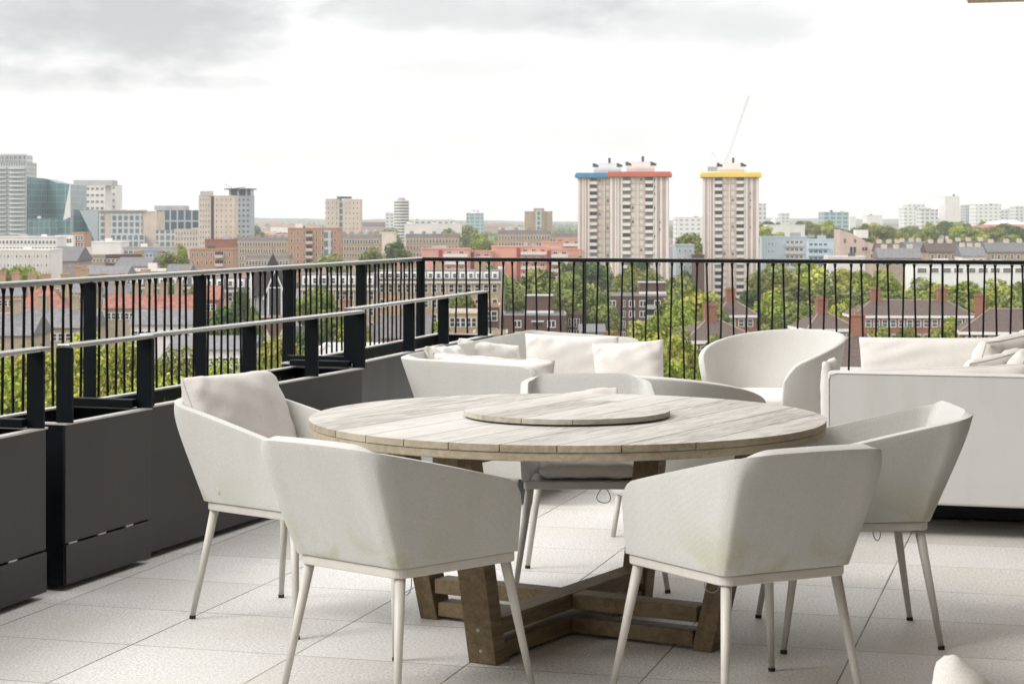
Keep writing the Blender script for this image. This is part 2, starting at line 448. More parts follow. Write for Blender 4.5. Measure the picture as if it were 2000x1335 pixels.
hb = thing('apartment_building', 'beige roof overhang of the building the terrace belongs to, corner at top right edge', 'building', (0, 0, 0), -TH)
OH = mat_plain('beige_cladding', (.50, .40, .29), .6, .1, .6)
OHW = mat_plain('beige_wall', (.42, .39, .35), .8, .1, .6)
cz = 3.0
mb = MB(); mb.box(-.70, 9.2, -1.6, 14.71, cz, cz + .32); mb.build('roof_overhang', OH, hb, bevel=.01)
mb = MB()
for i in range(20): mb.box(-.66 + i * .5, -.66 + i * .5 + .485, 14.712, 14.725, cz + .03, cz + .29)
mb.build('fascia_board', OH, hb)
mb = MB(); mb.box(-5.3, 9.2, -7, -1.62, .0, 14); mb.box(7.2, 9.2, -1.6, 15.3, .0, cz - .01); mb.build('wall', OHW, hb)
mb = MB(); mb.box(-5.1, 8.8, -6.8, 15.6, G, -.36); mb.build('lower_storeys', BROWNB, hb)

# ------------------------------------------------------------------ railings
def baluster_mesh(lean, H):
    m = MB(); r = .0078
    m.cone((-lean, 0, .0), (lean, 0, H - .03), r, r, 8, caps=False)
    m.cone((lean, 0, H - .031), (lean, 0, H), r, .0135, 8, caps=False)
    return m.mesh('baluster', RAIL, True)
BZ0, BZ1 = .06, 1.083
BLA = baluster_mesh(.012, BZ1 - BZ0); BLB = baluster_mesh(-.012, BZ1 - BZ0)
def railing(label, start, ang, L, posts, cap=False):
    t = thing('railing', label, 'railing', T(*start), -TH + ang)
    if cap:  # same rail on both runs; the shaded side is painted dark here
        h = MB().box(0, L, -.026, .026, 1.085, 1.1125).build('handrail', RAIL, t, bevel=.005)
        MB().box(0, L, -.025, .025, 1.1127, 1.117).build('rail_top_sheen', HRAIL, h)  # thin pale strip added for the sky reflected along the rail top
    else: MB().box(0, L, -.026, .026, 1.085, 1.117).build('handrail', HRAIL, t, bevel=.008)  # sky reflected in this run's side is put into the paler material
    m = MB(); m.box(0, L, -.022, .022, .04, .06); m.build('bottom_rail', RAIL, t)
    pm = MB().box(-.0075, .0075, -.036, .036, 0, 1.085).mesh('post', POST)
    for k, x in enumerate(posts):
        link('post', pm, t, (x, 0, 0))
        if k + 1 < len(posts):
            nx = posts[k + 1]; n = max(2, round((nx - x) / .1014))
            for i in range(1, n):
                link('baluster', BLA if i % 2 else BLB, t, (x + (nx - x) * i / n, 0, BZ0))
    return t
# left run: x axis of the railing = terrace u axis
lp = [15.52 - 1.436 * k for k in range(0, 7)][::-1]
u0 = lp[0]
railing('black baluster railing running along the left side behind the planters', (-5.16, u0), math.pi / 2, 15.54 - u0 + .02, [p - u0 for p in lp])
fp = [0, 1.39] + [1.39 + 1.421 * k for k in range(1, 6)]
railing('black baluster railing along the far edge of the terrace behind the sofas', (-5.16, 15.54), 0, fp[-1] + .02, fp[0:], True)

# ------------------------------------------------------------------ planters
def planter(label, u0, u1, v0, v1, posts, cross_u=None, slot=False, rail=(None, None), yaw=0.0):
    # local x along u, y = towards the terrace (+v)
    L = u1 - u0; W = .40; H = .64
    base = T(v0, u0)
    ang = math.atan2(*(T(v1, u1) - T(v0, u0)).yx) if True else 0
    t = thing('planter', label, 'planter', base, ang, 'bronze metal planters along the left railing')
    zb = .03 if not slot else .025
    # y axis: local +y points left (away from terrace) because x is along u; front face at y=0
    f = MB()
    if slot:
        f.box(0, L, 0, .012, .185, H)
        g = MB().box(0, L, -.004, .010, zb, .178)
        g.build('access_panel', PLM, t, bevel=.002)
        for k in range(int(L / .22) + 1):
            x = .03 + k * .22
            if x + .07 < L: MB().box(x, x + .06, .001, .012, .1785, .1845).build('bracket', LIP, t)
    else:
        f.box(0, L, 0, .012, zb, H)
    f.build('front_panel', PLM, t, bevel=.002)
    b = MB(); b.box(0, L, W - .012, W, zb, H - .002); b.build('rear_panel', PLM, t)
    b = MB(); b.box(0, .012, .0125, W - .0125, zb, H - .002); b.build('end_panel', POST, t)  # both ends black: shade of the gaps between planters put into the colour
    b = MB(); b.box(L - .012, L, .0125, W - .0125, zb, H - .002); b.build('end_panel', POST, t)
    m = MB(); m.box(-.002, L + .002, -.008, .028, H + .0005, H + .008); m.box(-.002, L + .002, W - .028, W + .006, H + .0005, H + .008)
    m.box(-.002, .026, .0285, W - .0285, H + .0005, H + .008); m.box(L - .026, L + .002, .0285, W - .0285, H + .0005, H + .008)
    m.build('rim', LIP, t)
    MB().box(.014, L - .014, .014, W - .014, zb + .01, H - .16).build('soil', SOIL, t)
    r0, r1 = rail
    if r0 is not None:
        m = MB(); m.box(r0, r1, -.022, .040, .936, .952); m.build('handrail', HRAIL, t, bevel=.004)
        for x in posts:
            MB().box(x - .006, x + .006, -.026, .044, H + .009, .9355).build('post', POST, t)
    if cross_u is not None:
        m = MB(); m.box(cross_u - .02, cross_u + .02, .045, W - .01, H + .012, H + .045); m.build('cross_bar', POST, t, bevel=.003)
    return t
planter('dark planter nearest the camera, cut off by the left edge', 4.2, 6.70, -3.72, -3.72, [.6, 1.6, 2.44], 2.42, True, (0, 2.5))
planter('short dark planter with slotted access panel, second from the near end', 6.84, 7.51, -3.715, -3.685, [.012, .64], .62, True, (0, .67))
planter('long dark planter whose far end turns out towards the sofa', 7.55, 9.82, -3.72, -3.59, [.012, .97, 1.66, 2.25], 2.22, False, (0, 2.265))
planter('dark planter at the far corner beside the left sofa', 10.05, 12.94, -3.74, -3.78, [.012, 1.05, 1.75, 2.66], .06, False, (0, 2.70))
# grass tufts in two planters
def grass():
    m = MB(); rnd = random.Random(3)
    for (v, u, n, sp) in ((-3.80, 9.10, 150, .16), (-3.92, 8.05, 10, .2), (-3.93, 11.2, 50, .3), (-3.86, 7.25, 8, .10), (-3.95, 12.2, 16, .3)):
        for _ in range(n):
            p = T(v + rnd.uniform(-.07, .07), u + max(-1.1, min(1.1, rnd.gauss(0, sp * .55))), .48)
            h = rnd.uniform(.07, .175); a = rnd.uniform(0, 6.28); lx = rnd.uniform(-.05, .05); ly = rnd.uniform(-.05, .05)
            dx, dy = math.cos(a) * .003, math.sin(a) * .003
            q = p + Vector((lx * .4, ly * .4, h * .6)); e = p + Vector((lx, ly, h))
            m.add([p + Vector((dx, dy, 0)), p - Vector((dx, dy, 0)), q - Vector((dx, dy, 0)), q + Vector((dx, dy, 0)), e], [(0, 1, 2, 3), (3, 2, 4)])
    o = m.build('grass', mat_plain('grass_blade', (.13, .22, .035), .7, .3, 8)); tag(o, 'thin green grass tufts sprouting in the dark planters', 'grass', kind='stuff')
grass()

# ------------------------------------------------------------------ tub dining chair
def rounded_path(corners, radii, nseg=7, crease=0.0):
    """open polyline through corners with rounded interior corners -> list of (x,y)"""
    out = [corners[0]]
    for i in range(1, len(corners) - 1):
        p = Vector(corners[i]); a = Vector(corners[i - 1]); b = Vector(corners[i + 1]); r = radii[i - 1]
        da = (a - p).normalized(); db = (b - p).normalized()
        ang = math.acos(max(-1, min(1, da.dot(db)))); d = r / math.tan(ang / 2)
        s = p + da * d; e = p + db * d; bis = (da + db).normalized(); c = p + bis * (r / math.sin(ang / 2))
        a0 = math.atan2(s.y - c.y, s.x - c.x); a1 = math.atan2(e.y - c.y, e.x - c.x)
        dlt = (a1 - a0 + math.pi) % (2 * math.pi) - math.pi
        for k in range(nseg + 1):
            t = a0 + dlt * k / nseg; q = Vector((c.x + r * math.cos(t), c.y + r * math.sin(t)))
            if crease: q = q + (p - (c - bis * r)) * (crease * (1 - abs(2 * k / nseg - 1)))
            out.append((q.x, q.y))
    out.append(corners[-1]); return out
def resample(path, fr):
    pts = [Vector(p) for p in path]; L = [0]
    for i in range(1, len(pts)): L.append(L[-1] + (pts[i] - pts[i - 1]).length)
    out = []
    for f in fr:
        d = f * L[-1]
        for i in range(1, len(pts)):
            if L[i] >= d - 1e-9:
                k = (d - L[i - 1]) / max(1e-9, L[i] - L[i - 1]); out.append(pts[i - 1].lerp(pts[i], k)); break
    return out, L[-1]
def tub_shell(bot, rb, top, rt, z0, rim, name, mat, thick=.028, nv=14, bulge=.0, endr=.065, fr=None, ns=14, rm=None, crs=0.0):
    """U-shaped upholstered shell: bot/top = 4 plan corners (front-left, back-left, back-right, front-right)"""
    def dens(p):
        o = [Vector(p[0])]
        for i in range(1, len(p)):
            a = Vector(p[i - 1]); b = Vector(p[i]); n = 16 if i in (1, len(p) - 1) else (12 if i == ns + 2 else 1)
            for k in range(1, n + 1):
                f = k / n
                if i == 1: f = f ** 1.6
                if i == len(p) - 1: f = 1 - (1 - f) ** 1.6
                o.append(a.lerp(b, f))
        return o
    def rad(t):
        if rm is None: return rb + (rt - rb) * t
        k = max(0, 1 - t / .22); q = max(0, (t - .45) / .55)
        return rm + (rb - rm) * k * k + (rt - rm) * q ** 2.2
    LV = []
    for j in range(nv + 1):
        t = j / nv
        cs = [tuple(Vector(p).lerp(Vector(q), t)) for p, q in zip(bot, top)]
        LV.append(dens(rounded_path(cs, [rad(t)] * 2, ns, crs * (1 - t ** 7))))
    B = LV[0]; Tp = LV[-1]
    L = [0]
    for i in range(1, len(Tp)): L.append(L[-1] + (Tp[i] - Tp[i - 1]).length)
    n = len(B); m = MB(); vs = []
    for i in range(n):
        d = min(L[i], L[-1] - L[i])
        z1 = rim(i / (n - 1), L[i], L[-1], Tp[i]); zr = z1
        if d < endr: zr -= endr - math.sqrt(max(0, endr ** 2 - (endr - d) ** 2))
        for j in range(nv + 1):
            t = j / nv; z = z0 + (zr - z0) * t
            f = (z - z0) / (z1 - z0) * nv; k = min(nv - 1, int(f)); q = LV[k][i].lerp(LV[k + 1][i], f - k)
            vs.append((q.x, q.y, z))
    fs = [(i * (nv + 1) + j, (i + 1) * (nv + 1) + j, (i + 1) * (nv + 1) + j + 1, i * (nv + 1) + j + 1) for i in range(n - 1) for j in range(nv)]
    m.add(vs, fs)
    me = m.mesh(name, mat, True)
    return me, B
def add_solid(o, th, bw, off=-1):
    s = o.modifiers.new('solid', 'SOLIDIFY'); s.thickness = th; s.offset = off; s.use_even_offset = True
    b = o.modifiers.new('bevel', 'BEVEL'); b.width = bw; b.segments = 3; b.limit_method = 'ANGLE'; b.angle_limit = R(50)

def cushion_mesh(w_, h_, t_, mat, seed=0, pinch=.12, wr=.004, n=26, boxy=.35, name='cushion'):
    """pillow in the local xz-plane, thickness along y, centred on origin"""
    rnd = random.Random(seed); ph = [rnd.uniform(0, 6.28) for _ in range(8)]
    vs = []; fs = []
    for side in (-1, 1):
        b = len(vs)
        for i in range(n + 1):
            for j in range(n + 1):
                a = -1 + 2 * i / n; c = -1 + 2 * j / n
                a = math.sin(a * math.pi / 2); c = math.sin(c * math.pi / 2)
                prof = ((1 - abs(a) ** 4.0) * (1 - abs(c) ** 4.0))
                prof = max(0, prof) ** boxy
                sx = 1 - pinch * (1 - abs(c) ** 2) * .5 * abs(a) ** 3
                sz = 1 - pinch * (1 - abs(a) ** 2) * .5 * abs(c) ** 3
                x = a * w_ / 2 * sx; z = c * h_ / 2 * sz
                wk = wr * (math.sin(9 * a + 4 * c + ph[0]) + .7 * math.sin(14 * c - 6 * a + ph[1]) + .6 * math.sin(22 * a * c + ph[2])) * (abs(a * c) ** .5 + .25)
                y = side * (t_ / 2 * prof + wk * (1 if prof > .05 else 0))
                vs.append((x, y, z))
        for i in range(n):
            for j in range(n):
                k = b + i * (n + 1) + j
                f = (k, k + n + 1, k + n + 2, k + 1)
                fs.append(f if side < 0 else f[::-1])
    m = MB(); m.add(vs, fs)
    me = m.mesh(name, mat, True)
    import bmesh
    bm = bmesh.new(); bm.from_mesh(me); bmesh.ops.remove_doubles(bm, verts=bm.verts, dist=.0008)
    bmesh.ops.recalc_face_normals(bm, faces=bm.faces); bm.to_mesh(me); bm.free()
    for p in me.polygons: p.use_smooth = True
    return me
def piping_mesh(w_, h_, mat, pinch=.12, r=.004):
    pts = []
    n = 26
    def q(a, c):
        sx = 1 - pinch * (1 - abs(c) ** 2) * .5 * abs(a) ** 3; sz = 1 - pinch * (1 - abs(a) ** 2) * .5 * abs(c) ** 3
        return (a * w_ / 2 * sx, 0, c * h_ / 2 * sz)
    for k in range(n): pts.append(q(-1 + 2 * k / n, 1))
    for k in range(n): pts.append(q(1, 1 - 2 * k / n))
    for k in range(n): pts.append(q(1 - 2 * k / n, -1))
    for k in range(n): pts.append(q(-1, -1 + 2 * k / n))
    m = MB()
    k = len(pts); V = [Vector(p) for p in pts]; vs = []
    for i, p in enumerate(V):
        d = (V[(i + 1) % k] - V[i - 1]).normalized(); a = Vector((0, 1, 0)); b = a.cross(d)
        for j in range(6):
            t = j / 6 * 2 * math.pi; vs.append(p + a * (r * math.cos(t)) + b * (r * math.sin(t)))
    fs = [(i * 6 + j, i * 6 + (j + 1) % 6, ((i + 1) % k) * 6 + (j + 1) % 6, ((i + 1) % k) * 6 + j) for i in range(k) for j in range(6)]
    m.add(vs, fs); return m.mesh('piping', mat, True)

def make_chair():
    t = thing('dining_chair', 'x', 'chair', group='cream tub dining chairs around the round table')
    # local: faces +y, origin on floor at centre
    bot = [(-.268, .235), (-.222, -.235), (.222, -.235), (.268, .235)]
    top = [(-.280, .245), (-.266, -.388), (.266, -.388), (.280, .245)]
    zf, zb = .632, .778
    def rim(s, d, L, p):
        k = (.245 - p.y) / .633; k = max(0, min(1, k))
        return zf + (zb - zf) * (k ** .92) + .004 * math.cos(p.x * 6)
    me, B = tub_shell(bot, .06, top, .11, .423, rim, 'shell', FAB, nv=16, crs=.6)
    o = link('seat_shell', me, t); add_solid(o, .030, .0125)
    # seat frame ring
    ringp = rounded_path([(0, .24), (-.262, .24), (-.216, -.229), (.216, -.229), (.262, .24), (0, .24)], [.02, .042, .042, .02], 6)[:-1]
    def inset(p, s): return (p[0] * s, p[1] * s)
    m = MB(); n = len(ringp)
    vs = [(*p, .392) for p in ringp] + [(*p, .421) for p in ringp] + [(*inset(p, .90), .421) for p in ringp] + [(*inset(p, .90), .392) for p in ringp]
    fs = [(a * n + i, a * n + (i + 1) % n, ((a + 1) % 4) * n + (i + 1) % n, ((a + 1) % 4) * n + i) for a in range(4) for i in range(n)]
    m.add(vs, fs); m.build('seat_frame', FRAME, t, bevel=.004)
    MB().prism([inset(p, .895) for p in ringp], .400, .4235).build('seat_base', FAB, t)
    for (x, y, fx, fy) in ((-.236, .212, -.292, .272), (.236, .212, .292, .272), (-.192, -.20, -.240, -.262), (.192, -.20, .240, -.262)):
        lm = MB(); lm.cone((fx, fy, .012), (x, y, .3925), .0098, .0165, 14)
        lg = lm.build('leg', FRAME, t, smooth=True)
        for p in lg.data.polygons:
            if len(p.vertices) > 4: p.use_smooth = False
        fm = MB(); fm.cone((fx * 1.003, fy * 1.003, 0), (fx, fy, .012), .0115, .0115, 12); fm.build('foot_cap', RUB, lg)
    cm = cushion_mesh(.40, .44, .075, CUSH, 5, .04, .003, 22, .25, 'seat_cushion')
    link('seat_cushion', cm, t, (0, .02, .462), (R(90), 0, 0))
    return t
def cord(t, x, y, drop=.11, w_=.028, rz=0.0):
    m = MB(); pts = []
    for k in range(25):
        a = k / 24 * 2 * math.pi
        pts.append((w_ * .5 * math.sin(a) * (1 - .6 * (math.cos(a) * .5 + .5)), .012 * math.sin(a * 2), -drop * (.5 - .5 * math.cos(a))))
    m.tube(pts, .0018, 6)
    m.build('cord_loop', CORD, t, (x, y, .395), (0, 0, rz), smooth=True)
ch0 = make_chair()
KEEP = [x for x in bpy.data.objects if x.parent == ch0]
specs = [
 ('front left dining chair, its back and right arm turned to the camera', (-.338, 6.01), -41.2, 0),
 ('front right dining chair, back to the camera, with green mildew low on its shell', (.690, 5.885), 27.3, 0),
 ('dining chair beside the planters with a large pillow leaning on its back', (-.795, 7.13), -124.5, 0),
 ('dining chair on the far side of the round table, facing the camera', (.305, 7.84), 180, 0),
 ('dining chair at the right end of the table, in front of the right sofa', (1.165, 6.81), 91, 0)]
chairs = []
for i, (lb, (x, y), a, _) in enumerate(specs):
    c = ch0 if i == 0 else copy_tree(ch0)
    c.location = (x, y, 0); c.rotation_euler = (0, 0, R(a)); c['label'] = lb; chairs.append(c)
cord(chairs[0], -.06, .08, .125, .05, .8); cord(chairs[1], .02, .20, .11, .06, .3); cord(chairs[3], -.05, .2, .06, .07, 0); cord(chairs[4], .12, -.12, .09, .04, 1.2)
bc = cushion_mesh(.475, .44, .13, CUSH, 11, .03, .004, 26, .34, 'back_cushion')
o = link('back_cushion', bc, chairs[2], (0, -.226, .658), (R(25), 0, 0)); link('piping', piping_mesh(.475, .44, CUSH, .03), o)
bc2 = cushion_mesh(.40, .40, .07, CUSH, 12, .03, .004, 22, .28, 'back_cushion')
o = link('back_cushion', bc2, chairs[3], (.05, -.13, .565), (R(40), R(8), 0))

# ------------------------------------------------------------------ round table
TC = (.19, 6.85); TR = .892; PA = 30.0
tb = thing('round_table', 'large round weathered teak dining table with a cross-braced base', 'table', (*TC, 0), -R(PA))
def strips(Rr, z0, z1, wdt, gap, off, mt, nm, par):
    m = MB(); x = -Rr + off
    edges = [-Rr] + [x + k * wdt for k in range(0, int(2 * Rr / wdt) + 2) if -Rr + .02 < x + k * wdt < Rr - .02] + [Rr]
    for a, b in zip(edges, edges[1:]):
        a2 = a + gap / 2; b2 = b - gap / 2
        a2 = max(a2, -Rr + .0005); b2 = min(b2, Rr - .0005)
        n = max(4, int((b2 - a2) / .012)); up = []
        xs = [a2 + (b2 - a2) * k / n for k in range(n + 1)]
        if a <= -Rr + 1e-6 or b >= Rr - 1e-6:
            xs = [a2 + (b2 - a2) * (.5 - .5 * math.cos(math.pi * k / 20)) for k in range(21)]
        up = [(xx, math.sqrt(max(0, Rr * Rr - xx * xx))) for xx in xs]
        poly = up[::-1] + [(p[0], -p[1]) for p in up]
        pp = [poly[0]]
        for q in poly[1:]:
            if (Vector(q) - Vector(pp[-1])).length > 1e-4: pp.append(q)
        m.prism(pp, z0, z1)
    return m.build(nm, mt, par, bevel=.0018, seg=2)
# material: top faces weathered, side faces tan -> assign by face normal
def side_mat(o, m2):
    o.data.materials.append(m2)
    for p in o.data.polygons:
        if abs(p.normal.z) < .5: p.material_index = 1
tt = strips(TR, .728, .75, .165, .0038, .135, WTOP, 'tabletop', tb); side_mat(tt, WEDGE)
m = MB(); n = 128
vs = []
for (r_, z_) in ((TR - .003, .700), (TR - .003, .7265), (TR - .09, .7265), (TR - .09, .700)):
    vs += [(r_ * math.cos(2 * math.pi * k / n), r_ * math.sin(2 * math.pi * k / n), z_) for k in range(n)]
m.add(vs, [(a * n + k, a * n + (k + 1) % n, ((a + 1) % 4) * n + (k + 1) % n, ((a + 1) % 4) * n + k) for a in range(4) for k in range(n)])
m.build('apron_ring', WEDGE, tb, bevel=.003)
m = MB(); m.box(-.045, .045, -.80, .80, .66, .727); m.box(-.80, -.046, -.045, .045, .66, .727); m.box(.046, .80, -.045, .045, .66, .727); m.build('bearer', WBASE, tb)
ls = strips(.358, .757, .774, .165, .003, .05, WTOP, 'turntable', tb); side_mat(ls, WEDGE2)
ls.name = 'turntable'
m = MB(); m.cone((0, 0, .7505), (0, 0, .7567), .352, .352, 64); m.build('bearing_disc', RUB, ls)
# legs at four directions (local axes), splayed outwards going up
for (dx, dy) in ((0, -1), (1, 0), (0, 1), (-1, 0)):
    r0, r1 = .535, .70; hw = .052; ht = .036
    px, py = -dy, dx
    def c(r_, s_, t_, z_): return (dx * (r_ + t_) + px * s_, dy * (r_ + t_) + py * s_, z_)
    vs = []
    for z_, r_ in ((.0, r0), (.70, r1)):
        for t_ in (-ht, ht):
            for s_ in (-hw, hw): vs.append(c(r_, s_, t_, z_))
    m = MB(); m.hexa(vs)
    lg = m.build('leg', WBASE, tb, bevel=.004)
    m = MB()
    for z_ in (.045, .115):
        r_ = r0 + (r1 - r0) * z_ / .7 + ht
        m.cone((dx * (r_ - .002), dy * (r_ - .002), z_), (dx * (r_ + .0015), dy * (r_ + .0015), z_), .006, .006, 10)
    m.build('bolt', CORD, lg)
for z0, z1 in ((.012, .064), (.092, .146)):
    m = MB(); e = .50 if z0 < .05 else .515
    m.box(-.044, .044, -e, e, z0, z1)
    m.box(-e, -.0445, -.044, .044, z0 + .001, z1 - .001); m.box(.0445, e, -.044, .044, z0 + .001, z1 - .001)
    m.build('cross_beam', WBASE, tb, bevel=.003)

# ------------------------------------------------------------------ left sofa (tub form)
def dirang(v): return math.atan2(v[1], v[0])
def sofa_left():
    # local: x along the back (away from the camera), y = towards back; front faces -y
    nr = Vector((.12, 9.75)); ax = Vector((.357, .934)); ay = Vector((-.934, .357))   # ay: towards the planters
    org = nr + ax * .885 + ay * .36
    t = thing('outdoor_sofa', 'cream tub sofa with loose pillows, beside the planters on the left', 'sofa', (org.x, org.y, 0), math.atan2(ax.y, ax.x))
    hl, hd = .885, .36; fx = .10
    bot = [(-hl + .05, -hd + .01), (-hl + .06, hd - .14), (hl - .06, hd - .14), (hl - .05, -hd + .01)]
    top = [(-hl, -hd), (-hl + .02, hd + .075), (hl + fx, hd + .03), (hl + fx, -hd)]
    def rim(s, d, L, p):
        k = max(0, min(1, (p.y + hd) / (2 * hd))); f = max(0, min(1, (p.x + hl) / (2 * hl)))
        return .700 + .028 * f + (.022 + .012 * f) * k ** .8
    me, B = tub_shell(bot, .12, top, .14, .135, rim, 'shell', FAB2, bulge=0, endr=.09)
    o = link('sofa_shell', me, t); add_solid(o, .045, .02, 1)
    MB().box(-hl + .06, hl - .06, -hd + .03, hd - .2, .14, .28).build('seat_base', FAB2, t, bevel=.02)
    sm = cushion_mesh(2 * hl - .18, .64, .17, CUSH, 3, .02, .003, 30, .22, 'seat_cushion')
    link('seat_cushion', sm, t, (0, -.03, .36), (R(90), 0, 0))
    for sx in (-1, 1):
        for sy in (-1, 1):
            MB().box(sx * (hl - .14) - .02, sx * (hl - .14) + .02, sy * .24 - .04, sy * .24 + .02, 0, .139).build('leg', DGREY, t)
    # pillows: (world x, y, z centre, w, h, t, yaw deg, tilt deg, roll deg)
    pl = [(.335, 11.12, .555, .53, .46, .17, 3, -16, 2, 'large pillow leaning on the far arm'),
          (.655, 11.02, .545, .40, .42, .16, -8, -20, -4, 'pillow at the right end of the far arm'),
          (-.10, 11.02, .555, .46, .40, .14, 48, -20, 8, 'pillow in the far back corner'),
          (-.30, 10.5, .575, .48, .40, .13, 74, -26, 3, 'pillow lying against the back'),
          (-.09, 10.03, .555, .64, .38, .15, -16, 16, 3.0, 'long pillow tucked behind the near arm')]
    inv = Matrix.Rotation(-math.atan2(ax.y, ax.x), 4, 'Z') @ Matrix.Translation((-org.x, -org.y, 0))
    for i, (x, y, z, w_, h_, t_, yw, tl, rl, lb) in enumerate(pl):
        me = cushion_mesh(w_, h_, t_, PIL, 20 + i, .10, .006, 30, .42, 'pillow')
        o = link('pillow', me, t); o['label'] = lb
        M = inv @ Matrix.Translation((x, y, z)) @ Matrix.Rotation(R(yw), 4, 'Z') @ Matrix.Rotation(R(tl), 4, 'X') @ Matrix.Rotation(R(rl), 4, 'Y')
        o.matrix_local = M
        link('piping', piping_mesh(w_, h_, CUSH, .10, .0035), o)
sofa_left()

# ------------------------------------------------------------------ right sofa (box form)
def sofa_right():
    a = T(0, 0)
    nl = Vector((1.44, 9.0)); ax = Vector((CT, -ST)); ay = Vector((ST, CT))
    t = thing('outdoor_sofa', 'large pale sofa with a flat upholstered end panel and pillows, at the right edge', 'sofa', (nl.x, nl.y, 0), -TH)
    Wd = 1.14; Ln = 2.0
    m = MB(); m.box(0.0, Wd, 0, .11, .147, .738); o = m.build('arm', FAB3, t, bevel=.012, seg=3)
    m = MB(); m.tube([(.006, -.001, .16), (.006, -.001, .70), (.014, -.001, .722), (.04, -.001, .731), (Wd - .02, -.001, .731)], .0022, 8); m.build('piping', FAB2, o, smooth=True)
    m = MB(); m.box(0.0, Wd, Ln - .11, Ln, .147, .66); m.build('arm', FAB3, t, bevel=.022, seg=4)
    m = MB(); m.box(Wd - .13, Wd, .1105, Ln - .1105, .147, .738); m.build('backrest', FAB3, t, bevel=.02, seg=4)
    m = MB(); m.box(.03, Wd - .1305, .1105, Ln - .1105, .15, .30); m.build('seat_base', FAB3, t)
    sm = cushion_mesh(Wd - .08, Ln - .24, .18, CUSH, 33, .01, .003, 26, .2, 'seat_cushion')
    link('seat_cushion', sm, t, ((Wd - .15) / 2 - .03, Ln / 2, .385), (R(90), 0, 0))
    MB().box(.30, Wd - .10, .55, Ln - .3, .012, .1465).build('shade_block', RUB, t)  # added black block that deepens the shade under the sofa
    for (x, y) in ((1.02, .03), (.10, 1.75), (1.15, 1.9), (.10, .45)):
        MB().box(x, x + .055, y, y + .10, 0, .149).build('leg', DGREY, t)
    inv = (Matrix.Translation((nl.x, nl.y, 0)) @ Matrix.Rotation(-TH, 4, 'Z')).inverted()
    pl = [((.50, .20, .54), (.80, .44, .15), 0, 12, -3.5, 'long pillow behind the near end panel'),
          ((.46, 1.74, .60), (.98, .40, .20), 0, -8, -1, 'long box cushion leaning on the far arm'),
          ((.74, 1.34, .625), (.62, .50, .20), 62, 26, -6, 'crumpled pillow against the backrest'),
          ((.66, .98, .59), (.44, .40, .15), 58, 30, -8, 'smaller pillow in front of the others'),
          ((.84, .62, .60), (.46, .44, .17), 80, 18, 5, 'pillow at the right edge of the picture')]
    for i, (p, (w_, h_, t_), yw, tl, rl, lb) in enumerate(pl):
        me = cushion_mesh(w_, h_, t_, PIL if i else CUSH, 50 + i, .05 if i < 2 else .12, .006, 32, .30 if i < 2 else .42, 'pillow')
        o = link('pillow', me, t); o['label'] = lb
        o.matrix_local = Matrix.Translation(p) @ Matrix.Rotation(R(yw), 4, 'Z') @ Matrix.Rotation(R(tl), 4, 'X') @ Matrix.Rotation(R(rl), 4, 'Y')
        link('piping', piping_mesh(w_, h_, CUSH, .05 if i < 2 else .12, .0035), o)
    # slim end cushion showing left of the panel
    me = cushion_mesh(.30, .50, .07, PIL, 77, .04, .003, 18, .3, 'pillow')
    o = link('pillow', me, t); o.matrix_local = Matrix.Translation((-.012, .22, .53)) @ Matrix.Rotation(R(90), 4, 'Z'); o['label'] = 'slim cushion edge showing left of the end panel'
sofa_right()

# ------------------------------------------------------------------ lounge tub chairs
def lounge(label, x, y, face, ze=.575, zp=.765, ex=2.2):
    t = thing('lounge_chair', label, 'armchair', (x, y, 0), R(face), 'round cream lounge chairs')
    n = 56; nv = 16; m = MB(); vs = []
    A = R(132)
    for i in range(n + 1):
        a = -A + 2 * A * i / n                 # angle from the back (-y)
        k = abs(a) / A
        zr = ze + (zp - ze) * (1 - k ** ex)
        if k > .90: zr -= .07 * ((k - .90) / .10) ** 2
        for j in range(nv + 1):
            tt = j / nv; z = .20 + (zr - .20) * tt
            fr = (z - .20) / .55
            rx = .315 + .13 * fr ** .8; ry = .30 + (.15 if abs(a) < 1.6 else .06) * fr ** .8
            ry = .30 + (.06 + .09 * (1 + math.cos(a)) / 2) * fr ** .8
            rb = 1 - .22 * (1 - tt) ** 4
            vs.append((rx * rb * math.sin(a), -ry * rb * math.cos(a), z))
    fs = [(i * (nv + 1) + j, (i + 1) * (nv + 1) + j, (i + 1) * (nv + 1) + j + 1, i * (nv + 1) + j + 1) for i in range(n) for j in range(nv)]
    m.add(vs, fs); o = m.build('seat_shell', FAB2, t, smooth=True); add_solid(o, .035, .015, 0)
    pb = [(.285 * math.sin(2 * math.pi * k / 40), .28 * math.cos(2 * math.pi * k / 40)) for k in range(40)]
    MB().prism(pb, .19, .30).build('seat_base', FAB2, t, bevel=.02)
    # round seat pad
    m = MB(); vs = []; ns = 14
    for i in range(ns + 1):
        ph = math.pi * i / ns; z = .36 + .065 * abs(math.cos(ph)) ** .6 * (1 if math.cos(ph) > 0 else -1); rr = .345 * math.sin(ph) ** .35 if 0 < ph < math.pi - 1e-6 and i > 0 else .0
        for k in range(40): vs.append((rr * math.sin(2 * math.pi * k / 40), rr * math.cos(2 * math.pi * k / 40) + .02, z))
    m.add(vs, [(i * 40 + k, i * 40 + (k + 1) % 40, (i + 1) * 40 + (k + 1) % 40, (i + 1) * 40 + k) for i in range(ns) for k in range(40)])
    m.build('seat_cushion', PIL, t, smooth=True)
    for (sx, sy) in ((-1, -1), (1, -1), (-1, 1), (1, 1)):
        m = MB(); m.cone((sx * .20, sy * .20, 0), (sx * .18, sy * .18, .192), .011, .015, 12); m.build('leg', FRAME, t, smooth=True)
    return t
lounge('cream round lounge chair seen from behind, between the dining table and the railing', .73, 8.98, -30, .53, .752, 2.0)
